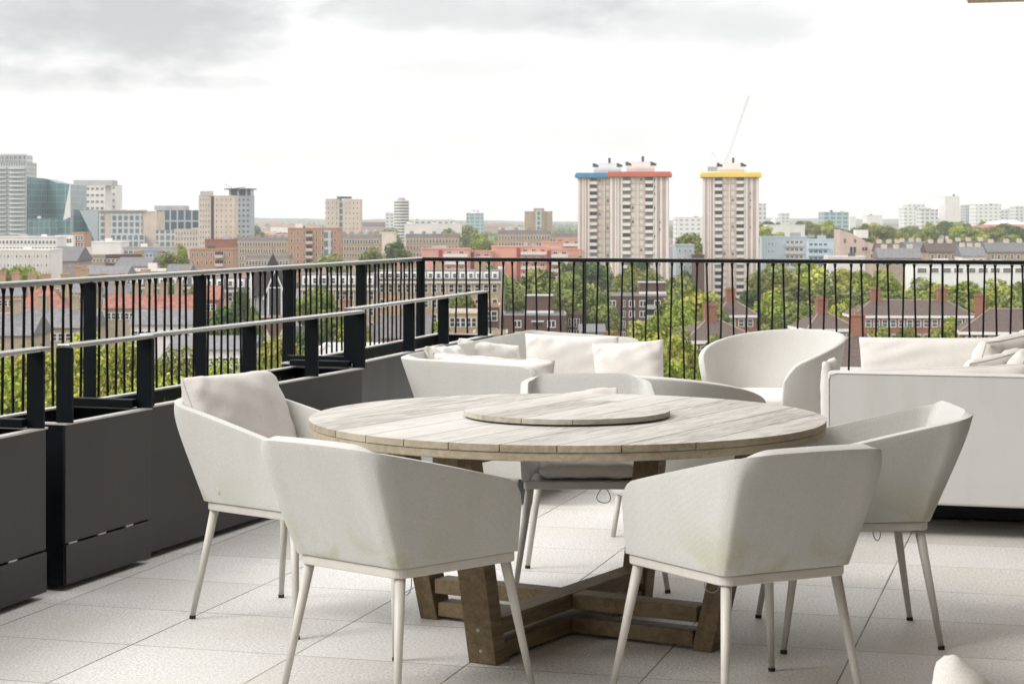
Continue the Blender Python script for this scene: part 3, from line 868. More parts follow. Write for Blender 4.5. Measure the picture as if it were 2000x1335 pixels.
lounge('cream round lounge chair beside the right sofa, open seat turned to the left', 1.51, 11.62, 134)
# foreground cushion at the bottom right edge
fs_ = thing('garden_armchair', 'blurred white corner of an armchair close to the camera at the bottom right', 'armchair', (1.106, 3.35, 0), R(20))
MB().box(-.40, .40, -.38, .38, .12, .36).build('seat_base', FAB2, fs_, bevel=.04, seg=4)
MB().box(-.42, .42, -.44, -.385, .12, .52).build('backrest', FAB2, fs_, bevel=.02, seg=3)
me = cushion_mesh(.60, .56, .18, PIL, 91, .02, .004, 30, .40, 'pillow')
o = link('pillow', me, fs_); o.location = (-.16, .12, .290); o.rotation_euler = (R(-40), R(42), R(0))
for sx in (-1, 1):
    for sy in (-1, 1): MB().box(sx * .36 - .02, sx * .36 + .02, sy * .33 - .02, sy * .33 + .02, 0, .119).build('leg', FRAME, fs_)


# ------------------------------------------------------------------ ground, hills
def ground_mat():
    t = MT('city_ground', .95, .1)
    a = t.noise(.012, 8, .65); b = t.noise(.05, 5, .6)
    c = t.ramp(a, [(.36, (.05, .075, .025)), (.47, (.10, .11, .055)), (.56, (.17, .16, .145)), (.66, (.24, .215, .18))])
    c = t.mix(t.ramp(b, [(.4, (0, 0, 0)), (.7, (.4, .4, .4))]), c, (.12, .12, .10))
    t.col(c); return t.m
m = MB(); m.box(-5200, 5200, -800, 9200, G - 1, G)
gnd = m.build('ground', ground_mat()); tag(gnd, kind='structure')
def hills():
    rnd = random.Random(5); m = MB()
    for (yy, h, amp, ph) in ((8300, 24, 7, 0), (9000, 32, 8, 2)):
        n = 160; vs = []
        for i in range(n + 1):
            x = -4200 + 8400 * i / n
            z = G + h + amp * (math.sin(i * .11 + ph) + .5 * math.sin(i * .29 + ph * 2) + .25 * math.sin(i * .83))
            vs += [(x, yy - 350, G - .5), (x, yy, z), (x, yy + 180, G - .5)]
        m.add(vs, [(i * 3 + a, i * 3 + 3 + a, i * 3 + 4 + a, i * 3 + 1 + a) for i in range(n) for a in range(2)])
    o = m.build('hills', mat_plain('hill_green', (.07, .10, .055), .95, .3, .01), smooth=True); tag(o, kind='structure')
hills()

# ------------------------------------------------------------------ trees
def crown_mesh(seed, leaf, nclump=26, per=150, size=.070, tall=1.0, mat='g'):
    rs = np.random.RandomState(seed)
    cl = []
    while len(cl) < nclump:
        d = rs.normal(size=3); d /= np.linalg.norm(d); r = rs.uniform(.25, .80) ** .6
        p = d * r * np.array([.80, .80, .78 * tall])
        if p[2] < -.45 * tall: p[2] *= .5
        cl.append((p, rs.uniform(.24, .42)))
    cl.append((np.zeros(3), .38))
    V = []; Tn = []
    for p, r in cl:
        n = int(per * (r / .33) ** 1.6)
        d = rs.normal(size=(n, 3)); d /= np.linalg.norm(d, axis=1)[:, None]
        rad = r * rs.uniform(.72, 1.10, size=(n, 1))
        c = p + d * rad * np.array([1, 1, .85])
        nr = d + rs.normal(size=(n, 3)) * .55 + np.array([0, 0, .35]); nr /= np.linalg.norm(nr, axis=1)[:, None]
        a = np.cross(nr, rs.normal(size=(n, 3))); a /= np.linalg.norm(a, axis=1)[:, None]
        b = np.cross(nr, a)
        s = size * rs.uniform(.6, 1.35, size=(n, 1))
        q = np.stack([c + a * s, c + b * s * .7, c - a * s, c - b * s * .7], 1)
        V.append(q.reshape(-1, 3))
        base = rs.uniform(.1, .9)
        Tn.append(np.clip(base + rs.normal(size=n) * .2, 0, 1))
    V = np.concatenate(V); tn = np.concatenate(Tn); nf = len(tn)
    me = bpy.data.meshes.new('crown'); me.vertices.add(len(V)); me.vertices.foreach_set('co', V.ravel())
    me.loops.add(nf * 4); me.loops.foreach_set('vertex_index', np.arange(nf * 4))
    me.polygons.add(nf); me.polygons.foreach_set('loop_start', np.arange(nf) * 4); me.polygons.foreach_set('loop_total', np.full(nf, 4))
    me.update(calc_edges=True)
    at = me.attributes.new('tint', 'FLOAT', 'FACE'); at.data.foreach_set('value', tn)
    me.materials.append(leaf); return me
CR = {}
for key in 'gydb':
    CR[key] = [crown_mesh(100 + i + 10 * ord(key), LEAF[key]) for i in range(3)]
CRN = {'y': [crown_mesh(500 + i, LEAF['y'], 64, 150, .042) for i in range(3)], 'g': [crown_mesh(600 + i, LEAF['g'], 56, 150, .042) for i in range(2)]}
def trunk_mesh(seed):
    rnd = random.Random(seed); m = MB()
    m.cone((0, 0, 0), (.02, 0, .42), .032, .022, 8)
    for k in range(7):
        a = k * .9 + rnd.uniform(-.3, .3); z0 = .26 + .03 * k
        m.cone((.01, 0, z0), (.30 * math.cos(a), .30 * math.sin(a), z0 + rnd.uniform(.22, .34)), .014, .004, 6)
    m.cone((.02, 0, .42), (0, 0, .80), .02, .006, 7)
    return m.mesh('trunk', BARK, True)
TRK = [trunk_mesh(i) for i in range(3)]
TREES = []
def tree(px, ytop, D, wpx, tone='g', near=False, hs=None, label=None, group=None, h=None):
    x = P(px, D); zt = ZT(ytop, D)
    H = zt - G if h is None else h
    H = max(H, 5)
    rad = wpx * D / F / 2
    names = {'g': 'mid green', 'y': 'yellow green', 'd': 'dark green', 'b': 'autumn brown'}
    t = thing('tree', label or '', 'tree', (x, D, G), random.uniform(0, 6.28), group or 'trees between the buildings')
    TREES.append((t, px, ytop, D, wpx, names[tone]))
    link('trunk', TRK[len(TREES) % 3], t, None, None, (H, H, H))
    ch = hs or min(H * .72, max(rad * 2.3, H * .45)); ch = max(ch, H * .4)
    pool = (CRN if near else CR)[tone if (not near or tone in CRN) else 'g']
    o = link('crown', pool[len(TREES) % len(pool)], t, (0, 0, H - ch / 2), (0, 0, random.uniform(0, 6.28)), (rad * 1.05, rad * 1.05, ch / 2 * 1.05))
    return t
T_ = tree
# close below the terrace, left
for a in ((-30, 668, 185, 190, 'y'), (75, 664, 205, 190, 'y'), (165, 640, 225, 170, 'y'), (250, 652, 215, 150, 'y'), (20, 720, 150, 240, 'y'),
          (150, 725, 155, 240, 'y'), (300, 720, 165, 210, 'y'), (420, 690, 195, 170, 'y'), (345, 668, 240, 120, 'g'), (545, 648, 235, 120, 'y'),
          (505, 700, 200, 130, 'y'), (-60, 760, 140, 200, 'y')):
    T_(*a, near=True, group='yellow green plane trees just below the terrace')
# middle distance, behind the left railing
for a in ((620, 556, 330, 120, 'g'), (600, 610, 300, 90, 'd'), (690, 610, 300, 90, 'y'), (440, 590, 340, 90, 'd'), (410, 610, 345, 80, 'd'), (335, 540, 470, 60, 'g'), (385, 552, 460, 50, 'g'),
          (855, 612, 330, 95, 'y'), (895, 560, 420, 80, 'g'), (905, 600, 410, 60, 'g'), (770, 600, 350, 60, 'y'), (470, 560, 420, 50, 'd'), (560, 565, 400, 60, 'g'),
          (80, 610, 380, 45, 'd'), (500, 580, 300, 40, 'g')):
    T_(*a)
# band behind the far railing, centre
for a in ((985, 532, 540, 95, 'g'), (1055, 512, 570, 110, 'g'), (1010, 560, 520, 100, 'g'), (1110, 526, 560, 100, 'g'), (1150, 545, 540, 90, 'g'), (1085, 560, 520, 110, 'g'),
          (1165, 505, 680, 80, 'd'), (1120, 492, 760, 70, 'd'), (1215, 535, 620, 90, 'g'), (1270, 525, 640, 90, 'g'), (1325, 530, 620, 90, 'g'), (1235, 520, 660, 80, 'y'),
          (1345, 452, 850, 70, 'g'), (1372, 470, 830, 55, 'g'), (1362, 485, 800, 40, 'y'), (1180, 590, 480, 70, 'g'), (950, 505, 700, 70, 'd'),
          (1165, 560, 500, 60, 'g'), (1245, 500, 740, 60, 'd'), (1345, 520, 700, 50, 'd'), (1200, 575, 560, 60, 'g'),
          (1360, 556, 430, 115, 'y'), (1395, 590, 400, 80, 'g'), (1330, 585, 420, 80, 'y'), (1275, 612, 330, 120, 'y'), (1225, 645, 310, 90, 'y'), (1190, 640, 330, 70, 'b'),
          (1330, 640, 300, 90, 'y'), (1310, 690, 255, 100, 'y'), (1370, 700, 250, 80, 'y'), (1250, 665, 290, 90, 'y'), (1400, 640, 300, 60, 'g'),
          (1425, 575, 520, 60, 'd'), (1470, 560, 560, 60, 'd'), (1450, 590, 500, 50, 'g')):
    T_(*a)
# band behind the far railing, right
for i, a in enumerate(((1510, 512, 640, 110, 'y'), (1580, 508, 650, 120, 'y'), (1650, 514, 640, 110, 'y'), (1720, 528, 620, 110, 'y'), (1800, 540, 600, 120, 'y'), (1880, 538, 600, 120, 'y'),
          (1950, 545, 590, 110, 'y'), (2010, 540, 600, 110, 'g'), (1545, 545, 590, 120, 'g'), (1620, 548, 590, 120, 'g'), (1695, 556, 570, 110, 'g'), (1760, 560, 560, 100, 'g'),
          (1840, 568, 560, 110, 'g'), (1930, 575, 550, 110, 'g'), (1500, 560, 570, 90, 'y'), (1525, 590, 530, 110, 'g'), (1585, 592, 530, 110, 'g'), (1640, 600, 510, 90, 'g'), (1985, 590, 540, 90, 'g'), (1900, 600, 540, 70, 'd'))):
    T_(*a, group='trees of the long wooded band behind the far railing')
for a in ((1720, 628, 330, 90, 'g'), (1775, 626, 325, 80, 'g'), (1690, 640, 320, 60, 'y'), (1830, 632, 330, 70, 'g'), (1860, 618, 400, 60, 'y'), (1560, 640, 380, 70, 'g'), (1500, 625, 420, 60, 'g')):
    T_(*a)
for a in ((1505, 575, 480, 90, 'y'), (1550, 585, 470, 80, 'g'), (1600, 590, 480, 80, 'g'), (1530, 612, 420, 80, 'g'), (1650, 582, 500, 90, 'y'), (1735, 575, 500, 80, 'y'), (1925, 572, 500, 90, 'y'), (1980, 565, 500, 90, 'g'),
          (1480, 600, 460, 60, 'g'), (1860, 572, 500, 80, 'g'), (1800, 572, 510, 80, 'g'), (1320, 566, 480, 90, 'g'), (1140, 585, 500, 80, 'g'), (1480, 530, 620, 50, 'g')):
    T_(*a, group='trees of the long wooded band behind the far railing')
# farther trees
for a in ((725, 476, 850, 58, 'g'), (775, 468, 880, 60, 'd'), (640, 494, 760, 90, 'g'), (330, 486, 760, 70, 'g'), (358, 495, 750, 45, 'g'), (310, 500, 740, 40, 'g'), (35, 512, 620, 60, 'y'), (60, 520, 600, 50, 'y'), (8, 520, 600, 40, 'g'),
          (150, 500, 720, 40, 'd'), (120, 522, 700, 45, 'd'), (350, 474, 1000, 35, 'y'), (205, 524, 640, 60, 'g'), (880, 440, 1500, 60, 'g'), (915, 438, 1600, 50, 'g'), (935, 450, 1300, 35, 'y'),
          (920, 468, 1000, 50, 'g'), (950, 465, 1000, 50, 'g'), (895, 470, 980, 30, 'y'), (650, 442, 1700, 40, 'd'), (760, 443, 1700, 50, 'g'), (500, 436, 2200, 40, 'd')):
    T_(*a)
def sm(x): x = max(0, min(1, x)); return x * x * (3 - 2 * x)
def rise(D, x): return 17 * sm((D - 850) / 550) * sm((x / D - .10) / .03) * (1 - sm((D - 1900) / 600))
m = MB(); nx, ny = 40, 26; vs = []
for j in range(ny + 1):
    D_ = 840 + 1700 * j / ny
    for i in range(nx + 1):
        k_ = .095 + .25 * i / nx; vs.append((k_ * D_, D_, G + .05 + rise(D_, k_ * D_)))
m.add(vs, [(j * (nx + 1) + i, j * (nx + 1) + i + 1, (j + 1) * (nx + 1) + i + 1, (j + 1) * (nx + 1) + i) for j in range(ny) for i in range(nx)])
o = m.build('park_hill', mat_plain('park_grass', (.10, .14, .045), .95, .3, .02), smooth=True); tag(o, kind='structure')
rl_ = random.Random(31)
for i in range(46):
    px = rl_.uniform(0, 980); D = rl_.uniform(360, 900); h = rl_.uniform(8, 15)
    if 480 < px < 590 and D < 420: continue
    T_(px, HZ + (EYE - G - h) * F / D, D, rl_.uniform(6, 11) * F / D, rl_.choice('gygdg'))
rt = random.Random(11)
for i in range(110):
    px = 1488 + i * 4.95 + rt.uniform(-6, 6)
    D = rt.choice((900, 980, 1080, 1180, 1300, 1450, 1700))
    h = rt.uniform(13, 20); rs_ = rise(D, P(px, D))
    yt = HZ + (EYE - G - rs_ - h) * F / D
    t = T_(px, yt, D, rt.uniform(13, 20) * F / D, rt.choice('gggydd'), group='trees of the park on the far right', h=h)
    t.location.z = G + rs_
for a in ((1875, 427, 1900, 48, 'g'), (1905, 440, 1500, 60, 'g'), (1760, 446, 1350, 50, 'y'), (1800, 452, 1250, 44, 'y'), (1720, 448, 1400, 60, 'g'), (1600, 452, 1150, 55, 'd'), (1680, 440, 1700, 60, 'g'),
          (1555, 458, 1000, 60, 'd'), (1510, 452, 1100, 50, 'd'), (1890, 458, 1050, 70, 'g'), (1960, 462, 1050, 60, 'g'), (1790, 470, 900, 50, 'd')):
    T_(*a, group='trees of the park on the far right')
def woodland():
    rs = np.random.RandomState(9); V = []; tn = []
    for k in range(1500):
        D = rs.uniform(2300, 7600); x = rs.uniform(-.30, .30) * D
        r = rs.uniform(14, 30); h = rs.uniform(9, 17) * (1 + (D > 5000) * .3); n = 24
        d = rs.normal(size=(n, 3)); d /= np.linalg.norm(d, axis=1)[:, None]; d[:, 2] = abs(d[:, 2])
        c = np.array([x, D, G + 1]) + d * np.array([r, r, h]) * rs.uniform(.75, 1.05, size=(n, 1))
        nr = d + rs.normal(size=(n, 3)) * .4; nr /= np.linalg.norm(nr, axis=1)[:, None]
        a = np.cross(nr, rs.normal(size=(n, 3))); a /= np.linalg.norm(a, axis=1)[:, None]; b = np.cross(nr, a); s = rs.uniform(4, 7.5, size=(n, 1))
        V.append(np.stack([c + a * s, c + b * s * .7, c - a * s, c - b * s * .7], 1).reshape(-1, 3)); tn.append(np.clip(rs.uniform(.1, .8) + rs.normal(size=n) * .15, 0, 1))
    V = np.concatenate(V); tn = np.concatenate(tn); nf = len(tn)
    me = bpy.data.meshes.new('woodland'); me.vertices.add(len(V)); me.vertices.foreach_set('co', V.ravel())
    me.loops.add(nf * 4); me.loops.foreach_set('vertex_index', np.arange(nf * 4))
    me.polygons.add(nf); me.polygons.foreach_set('loop_start', np.arange(nf) * 4); me.polygons.foreach_set('loop_total', np.full(nf, 4))
    me.update(calc_edges=True)
    at = me.attributes.new('tint', 'FLOAT', 'FACE'); at.data.foreach_set('value', tn)
    me.materials.append(LEAF['d'])
    o = link('distant_woodland', me); tag(o, 'far-off wooded suburbs below the horizon', 'woodland', kind='stuff')
woodland()

# ------------------------------------------------------------------ buildings
def win_mesh(w_, h_, style='sash', fr=WHITE, gl=GLASSD, key={}):
    k = (round(w_, 2), round(h_, 2), style, fr.name, gl.name)
    if k in key: return key[k]
    m = MB(); f = min(w_, h_) * .10
    m.box(-w_ / 2 + f, w_ / 2 - f, -.03, .05, -h_ / 2 + f, h_ / 2 - f, 1)
    m.box(-w_ / 2, -w_ / 2 + f, -.10, .05, -h_ / 2, h_ / 2); m.box(w_ / 2 - f, w_ / 2, -.10, .05, -h_ / 2, h_ / 2)
    m.box(-w_ / 2 + f, w_ / 2 - f, -.10, .05, h_ / 2 - f, h_ / 2); m.box(-w_ / 2 + f, w_ / 2 - f, -.10, .05, -h_ / 2, -h_ / 2 + f)
    if style == 'sash': m.box(-w_ / 2 + f, w_ / 2 - f, -.09, -.03, -f * .4, f * .4)
    if style in ('casement', 'double'): m.box(-f * .5, f * .5, -.09, -.03, -h_ / 2 + f, h_ / 2 - f)
    key[k] = m.mesh('window', [fr, gl]); return key[k]
def facade(t, xs, zs, y, wdt, hgt, style='sash', fr=WHITE, gl=GLASSD, rz=0, x0=0, name='window', skip=0, rnd=None):
    me = win_mesh(wdt, hgt, style, fr, gl); n = 0
    for z in zs:
        for x in xs:
            if skip and rnd.random() < skip: continue
            if rz == 0: loc = (x, y, z)
            else: loc = (x0, x, z)
            link(name, me, t, loc, (0, 0, rz)); n += 1
    return n
def lin(a, b, n): return [a + (b - a) * (i + .5) / n for i in range(n)]
BUILD = []
def bld(label, pl, pr, yt, D, depth, wall, yaw=0, roof='flat', roofm=None, cols=0, rows=0, ww=1.2, wh=1.5, style='sash', fr=WHITE, gl=GLASSD,
        rh=3.0, side=None, chim=0, cat='building', name='building', vis=None, group=None, zb=None, parapet=None, eave=None, chm=None, chh=2.2):
    """front wall from px pl to pr at distance D, wall top at row yt; windows on the visible upper part"""
    W = (pr - pl) * D / F; xc = P((pl + pr) / 2, D); top = ZT(yt, D) - G
    t = thing(name, label, cat, (xc, D, G), R(yaw), group)
    BUILD.append((t, (pl + pr) / 2, yt, D))
    MB().box(-W / 2, W / 2, 0, depth, 0, top).build('wall', wall, t)
    rm = roofm or SLATE
    if roof == 'flat':
        pm = parapet or wall
        m = MB(); m.box(-W / 2 - .15, W / 2 + .15, -.15, .2, top + .004, top + .5); m.box(-W / 2 - .15, -W / 2 + .2, .2, depth + .15, top + .004, top + .5)
        m.box(W / 2 - .2, W / 2 + .15, .2, depth + .15, top + .004, top + .5); m.box(-W / 2 + .2, W / 2 - .2, depth - .2, depth + .15, top + .004, top + .5)
        m.build('parapet', pm, t)
        if W > 12 and depth > 9:
            for q in range(min(4, int(W / 9))):
                cx = random.uniform(-W / 2 + 3, W / 2 - 3); cy = random.uniform(3, depth - 3); s_ = random.uniform(.8, 2.2)
                MB().box(cx - s_, cx + s_, cy - 1, cy + 1, top + .004, top + random.uniform(1.0, 2.6)).build('roof_box', random.choice((GREYW, WALLW, DGREY)), t)
    else:
        e = .45; m = MB()
        if roof == 'gable':
            m.add([(-W / 2 - e, -e, top), (W / 2 + e, -e, top), (W / 2 + e, depth + e, top), (-W / 2 - e, depth + e, top), (-W / 2 - e, depth / 2, top + rh), (W / 2 + e, depth / 2, top + rh)],
                  [(0, 1, 5, 4), (2, 3, 4, 5), (1, 2, 5), (3, 0, 4), (0, 3, 2, 1)])
        elif roof == 'hip':
            q = min(W, depth) * .42
            m.add([(-W / 2 - e, -e, top), (W / 2 + e, -e, top), (W / 2 + e, depth + e, top), (-W / 2 - e, depth + e, top), (-W / 2 + q, depth / 2, top + rh), (W / 2 - q, depth / 2, top + rh)],
                  [(0, 1, 5, 4), (2, 3, 4, 5), (1, 2, 5), (3, 0, 4), (0, 3, 2, 1)])
        elif roof == 'mansard':
            q = .9
            m.add([(-W / 2, 0, top), (W / 2, 0, top), (W / 2, depth, top), (-W / 2, depth, top), (-W / 2 + .1, q, top + rh), (W / 2 - .1, q, top + rh), (W / 2 - .1, depth - q, top + rh), (-W / 2 + .1, depth - q, top + rh)],
                  [(0, 1, 5, 4), (1, 2, 6, 5), (2, 3, 7, 6), (3, 0, 4, 7), (4, 5, 6, 7), (0, 3, 2, 1)])
        ro = m.build('roof', rm, t)
        if eave:
            MB().box(-W / 2 - .5, W / 2 + .5, -.5, depth + .5, top - .55, top - .003).build('eave', eave, t)
        for k in range(chim):
            cx = -W / 2 + W * (k + .5) / chim + random.uniform(-.06, .06) * W
            cm = MB(); cm.box(cx - .9, cx + .9, depth / 2 - .5, depth / 2 + .5, top + rh * .45, top + rh + chh); 
            cm.box(cx - 1.02, cx + 1.02, depth / 2 - .62, depth / 2 + .62, top + rh + chh, top + rh + chh + .25)
            for q in range(3): cm.cone((cx - .6 + q * .6, depth / 2, top + rh + chh + .2), (cx - .6 + q * .6, depth / 2, top + rh + chh + .7), .16, .13, 6)
            cm.build('chimney', chm or wall, t)
    if cols and rows:
        stor = 3.0 if not vis else vis
        zs = [top - 1.7 - stor * r_ for r_ in range(rows) if top - 1.7 - stor * r_ > 1]
        facade(t, lin(-W / 2 + .4, W / 2 - .4, cols), zs, -.02, ww, wh, style, fr, gl)
        if side:
            sx, nc = side; X = W / 2 + .02 if sx > 0 else -W / 2 - .02
            facade(t, lin(.4, depth - .4, nc), zs, 0, ww, wh, style, fr, gl, math.pi / 2 * (1 if sx > 0 else -1), X)
    return t, W, top

# --- three residential towers
def tower(label, pl, pr, cap, capname, D=743.0, ytop=345, hide_left=0):
    U = 21.6 / 448; W = 21.6; dep = 17.5
    xc = P((pl + pr) / 2, D); top = ZT(ytop, D) - G
    t = thing('tower_block', label, 'tower block', (xc, D, G), R(-5.0), 'concrete tower blocks with coloured roof edges')
    BUILD.append((t, (pl + pr) / 2, ytop, D))
    MB().box(-W / 2, W / 2, 0, dep, 0, top).build('wall', TOWERW, t)
    X = lambda u: -W / 2 + u * U
    st = 2.66; nf = 20
    # vertical ribs
    for (a, b, mt_) in ((0, 12, TOWERL), (12, 32, TOWERR), (32, 44, TOWERL), (52, 62, TOWERL), (62, 76, TOWERR), (78, 90, TOWERL), (333, 340, TOWERL), (345, 360, TOWERL), (364, 380, TOWERR), (385, 402, TOWERL), (406, 428, TOWERR), (430, 448, TOWERL), (154, 158, TOWERR), (264, 270, TOWERR), (210, 216, TOWERL)):
        MB().box(X(a), X(b), -.28, -.004, .2, top - .2).build('rib', mt_, t)
    fl_ = MB()
    for k in range(1, nf): fl_.box(-W / 2 - .02, W / 2 + .02, -.05, dep + .02, top - st * k - .06, top - st * k + .06)
    fl_.build('floor_line', mat_plain('joint_grey', (.22, .18, .16), .8, .1), t)
    bm_ = MB(); bw = 60 * U
    bm_.box(-bw / 2, bw / 2, -.55, -.02, 0, 1.15); 
    bme = bm_.mesh('balcony', TOWERL)
    rme = MB().box(-bw / 2, bw / 2, -.03, .02, 1.16, 2.5).mesh('recess', GLASSD)
    rme2 = MB().box(-bw / 2, bw / 2, -.03, .02, 1.16, 2.5).mesh('recess', mat_plain('recess_grey', (.20, .20, .18), .8, .3, .8))
    rnd = random.Random(int(pl))
    for k in range(nf):
        z = top - st * (k + 1)
        for u in (123, 299):
            o = link('balcony', bme, t, (X(u), 0, z + .05))
            link('balcony_opening', rme if rnd.random() < .45 else rme2, o)
        for u in (172, 238):
            o = link('window', win_mesh(22 * U, 1.35, 'casement', TOWERL, GLASSD if rnd.random() < .2 else WINL), t, (X(u), -.03, z + 1.6))
    for k in range(nf):
        if rnd.random() < .45: link('window', win_mesh(.62, 1.0, 'sash', TOWERL, GLASSD), t, (X(rnd.choice((342, 382))), -.30, top - st * (k + 1) + 1.5))
    for a, b, mt_ in ((0, 3, TOWERL), (3.2, 6.5, TOWERR), (7, 10, TOWERL), (10.5, 14, TOWERR), (14.5, 17.4, TOWERL)):
        MB().box(W / 2 + .004, W / 2 + .22, a, b, .2, top - .2).build('rib', mt_, t)
        MB().box(-W / 2 - .22, -W / 2 - .004, a, b, .2, top - .2).build('rib', mt_, t)
    c = MB(); c.box(-W / 2 - 1.3, W / 2 + 1.3, -1.3, dep + 1.3, top + .003, top + 1.35); c.box(-W / 2 - .9, W / 2 + .9, -.9, dep + .9, top + 1.35, top + 1.9)
    c.build('roof_edge', CAPS[cap], t)
    pz = top + 1.91
    pr_ = MB().box(-5.0, 5.6, 5, 13, pz, pz + 2.3).build('plant_room', WALLW, t)
    MB().box(-3.2, 4.6, 6, 12, pz + 2.31, pz + 3.9).build('plant_room', WALLW, t)
    MB().box(.6, 1.6, 7, 8, pz + 3.91, pz + 6.0).build('flue', DGREY, t)
    for x in (-4.2, 5.2):
        m = MB()
        for q in range(3): m.cone((x - .8 + q * .7, 6.2 + q * .5, pz + 2.4), (x - .8 + q * .7, 6.2 + q * .5, pz + 3.9 - q * .3), .5, .5, 10)
        m.build('antenna_cluster', DGREY, t)
    m = MB()
    for q in range(14): m.cone((-5.0 + q * .8, 4.6, pz), (-5.0 + q * .8, 4.6, pz + 1.1), .04, .04, 5)
    m.box(-5.1, 5.6, 4.56, 4.64, pz + 1.05, pz + 1.12); m.build('roof_railing', DGREY, t)
    return t
WINL = mat_plain('curtained_glass', (.60, .625, .58), .4, .12, .8)
tower('pale tower block with a blue roof edge, left of and partly behind the red-edged one', 1131, 1236, 'blue', '', 770, 347)
tower('pale tower block with a red roof edge, tallest in the centre', 1192, 1306, 'red', '', 743, 345)
tower('pale tower block with a yellow roof edge, standing alone with the crane behind it', 1375, 1480, 'yellow', '', 780, 346)

# --- crane far behind
ct = thing('tower_crane', 'faint luffing tower crane with raised jib behind the yellow-edged tower', 'crane', (P(1412, 1300), 1300, G), 0)
CRM = mat_plain('crane_white', (.40, .40, .40), .6, .05)
MB().box(-.8, .8, -.8, .8, 0, ZT(335, 1300) - G).build('mast', CRM, ct)
zj = ZT(330, 1300) - G
m = MB(); ex = P(1463, 1300) - P(1412, 1300); ez = ZT(187, 1300) - G
A_ = Vector((.5, 0, zj)); B_ = Vector((ex, 0, ez)); nd = (B_ - A_).normalized(); pp = Vector((-nd.z, 0, nd.x))
m.cone(A_ + pp * .8, B_ + pp * .4, .15, .11, 5); m.cone(A_ - pp * .8, B_ - pp * .4, .15, .11, 5)
for q in range(24):
    f0 = q / 24; f1 = (q + 1) / 24; s0 = 1 if q % 2 else -1
    m.cone(A_.lerp(B_, f0) + pp * (.8 * s0 * (1 - f0 * .5)), A_.lerp(B_, f1) - pp * (.8 * s0 * (1 - f1 * .5)), .10, .10, 4)
m.build('jib', CRM, ct)
m = MB(); m.cone((-7, 0, zj + 11), B_, .05, .05, 4); m.cone((-7, 0, zj + 11), (-.5, 0, zj), .15, .15, 5); m.cone((-7, 0, zj + 11), (-9, 0, zj + 2), .08, .08, 4); m.build('stay_cable', CRM, ct)
MB().box(-10, -.9, -1.2, 1.2, zj - 1.5, zj + 1.5).build('counterweight', CRM, ct)

# --- left skyline
def simple(label, pl, pr, yt, D, depth, wall, name='office_building', cat='office building', **k): return bld(label, pl, pr, yt, D, depth, wall, name=name, cat=cat, **k)
t, W, top = simple('tall grey glass tower with stacked rounded balconies at the left edge', -40, 52, 318, 1400, 30, CW_TOWER, name='glass_tower', cat='tower', yaw=0)
nf = 26
cb_ = MB()
n = 12; pts = [(-6.0, 0)] + [(-6.0 * math.cos(math.pi * k / n), -2.3 * math.sin(math.pi * k / n)) for k in range(1, n)] + [(6.0, 0)]
bal = MB().prism(pts, 0, 1.15).mesh('balcony', mat_plain('balcony_glass', (.52, .56, .55), .35, .1))
for k in range(nf):
    z = top - 4.5 - 3.1 * k
    link('balcony', bal, t, (W / 2 - 6.8, -.02, z), None, (.95, 1, 1)); link('balcony', bal, t, (W / 2 - 19, -.02, z), None, (.8, 1, 1))
for k in range(20): MB().box(-W / 2 + k * W / 19.5, -W / 2 + k * W / 19.5 + .5, -.35, .05, top + .51, top + 7.2 - k * .02).build('fin', GREYW, t)
MB().box(-W / 2 + 1, W / 2 - 1.5, 3, 24, top + .52, top + 6.0).build('plant_room', CW_GREY, t)
# faceted glass office
def facet(label, D, pts, depth, mat_, name='glass_office'):
    """pts: (px, ytop) along the top of a faceted facade, with offset in depth"""
    x0 = P(pts[0][0], D)
    t = thing(name, label, 'office building', (x0, D, G)); BUILD.append((t, pts[0][0], pts[0][1], D))
    m = MB()
    for i in range(len(pts) - 1):
        (a, ya, da), (b, yb, db) = pts[i], pts[i + 1]
        xa = P(a, D) - x0; xb = P(b, D) - x0; za = ZT(ya, D) - G; zb_ = ZT(yb, D) - G
        m.add([(xa, da, 0), (xb, db, 0), (xa, depth, 0), (xb, depth, 0), (xa, da, za), (xb, db, zb_), (xa, depth, za), (xb, depth, zb_)],
              [(0, 2, 3, 1), (4, 5, 7, 6), (0, 1, 5, 4), (2, 6, 7, 3)] + ([(0, 4, 6, 2)] if i == 0 else []) + ([(1, 3, 7, 5)] if i == len(pts) - 2 else []))
    m.build('glass_facade', mat_, t); return t
FAC = facet('faceted teal glass office with a sloping roofline beside the balcony tower', 1250, [(52, 345, 0), (82, 349, 16), (104, 356, 10), (140, 360, -6)], 44, CW_TEAL)
t, W, top = simple('small teal glass block at the foot of the faceted office', 54, 98, 428, 1150, 20, CW_TEAL)
t, W, top = simple('white office block with square windows and a grey louvred top storey', 138, 205, 364, 1400, 24, WALLW, cols=7, rows=5, ww=2.6, wh=2.0, vis=4.6, gl=GLASSD)
MB().box(-W / 2 + 1.5, W / 2 + 5, 2, 20, top + .51, top + 4.5).build('louvred_storey', GREYW, t)
simple('white office block wing right of the louvred one', 206, 226, 362, 1430, 24, WALLW, cols=3, rows=5, ww=1.8, wh=1.8, vis=4.6)
t = facet('dark wedge of glass facade leaning beside the white office block', 1180, [(143, 408, 0), (160, 409, 6), (194, 411, -4)], 30, CW_TEAL)
def panel(t, D, pts, y, nm, mt_):
    x0 = t.location.x; q = [(P(a, D) - x0, ZT(b, D) - G) for a, b in pts]; n = len(q); m = MB()
    m.add([(x, y, z) for x, z in q] + [(x, y - .3, z) for x, z in q], [tuple(range(n)), tuple(range(n, 2 * n))[::-1]] + [(i, (i + 1) % n, n + (i + 1) % n, n + i) for i in range(n)])
    m.build(nm, mt_, t)
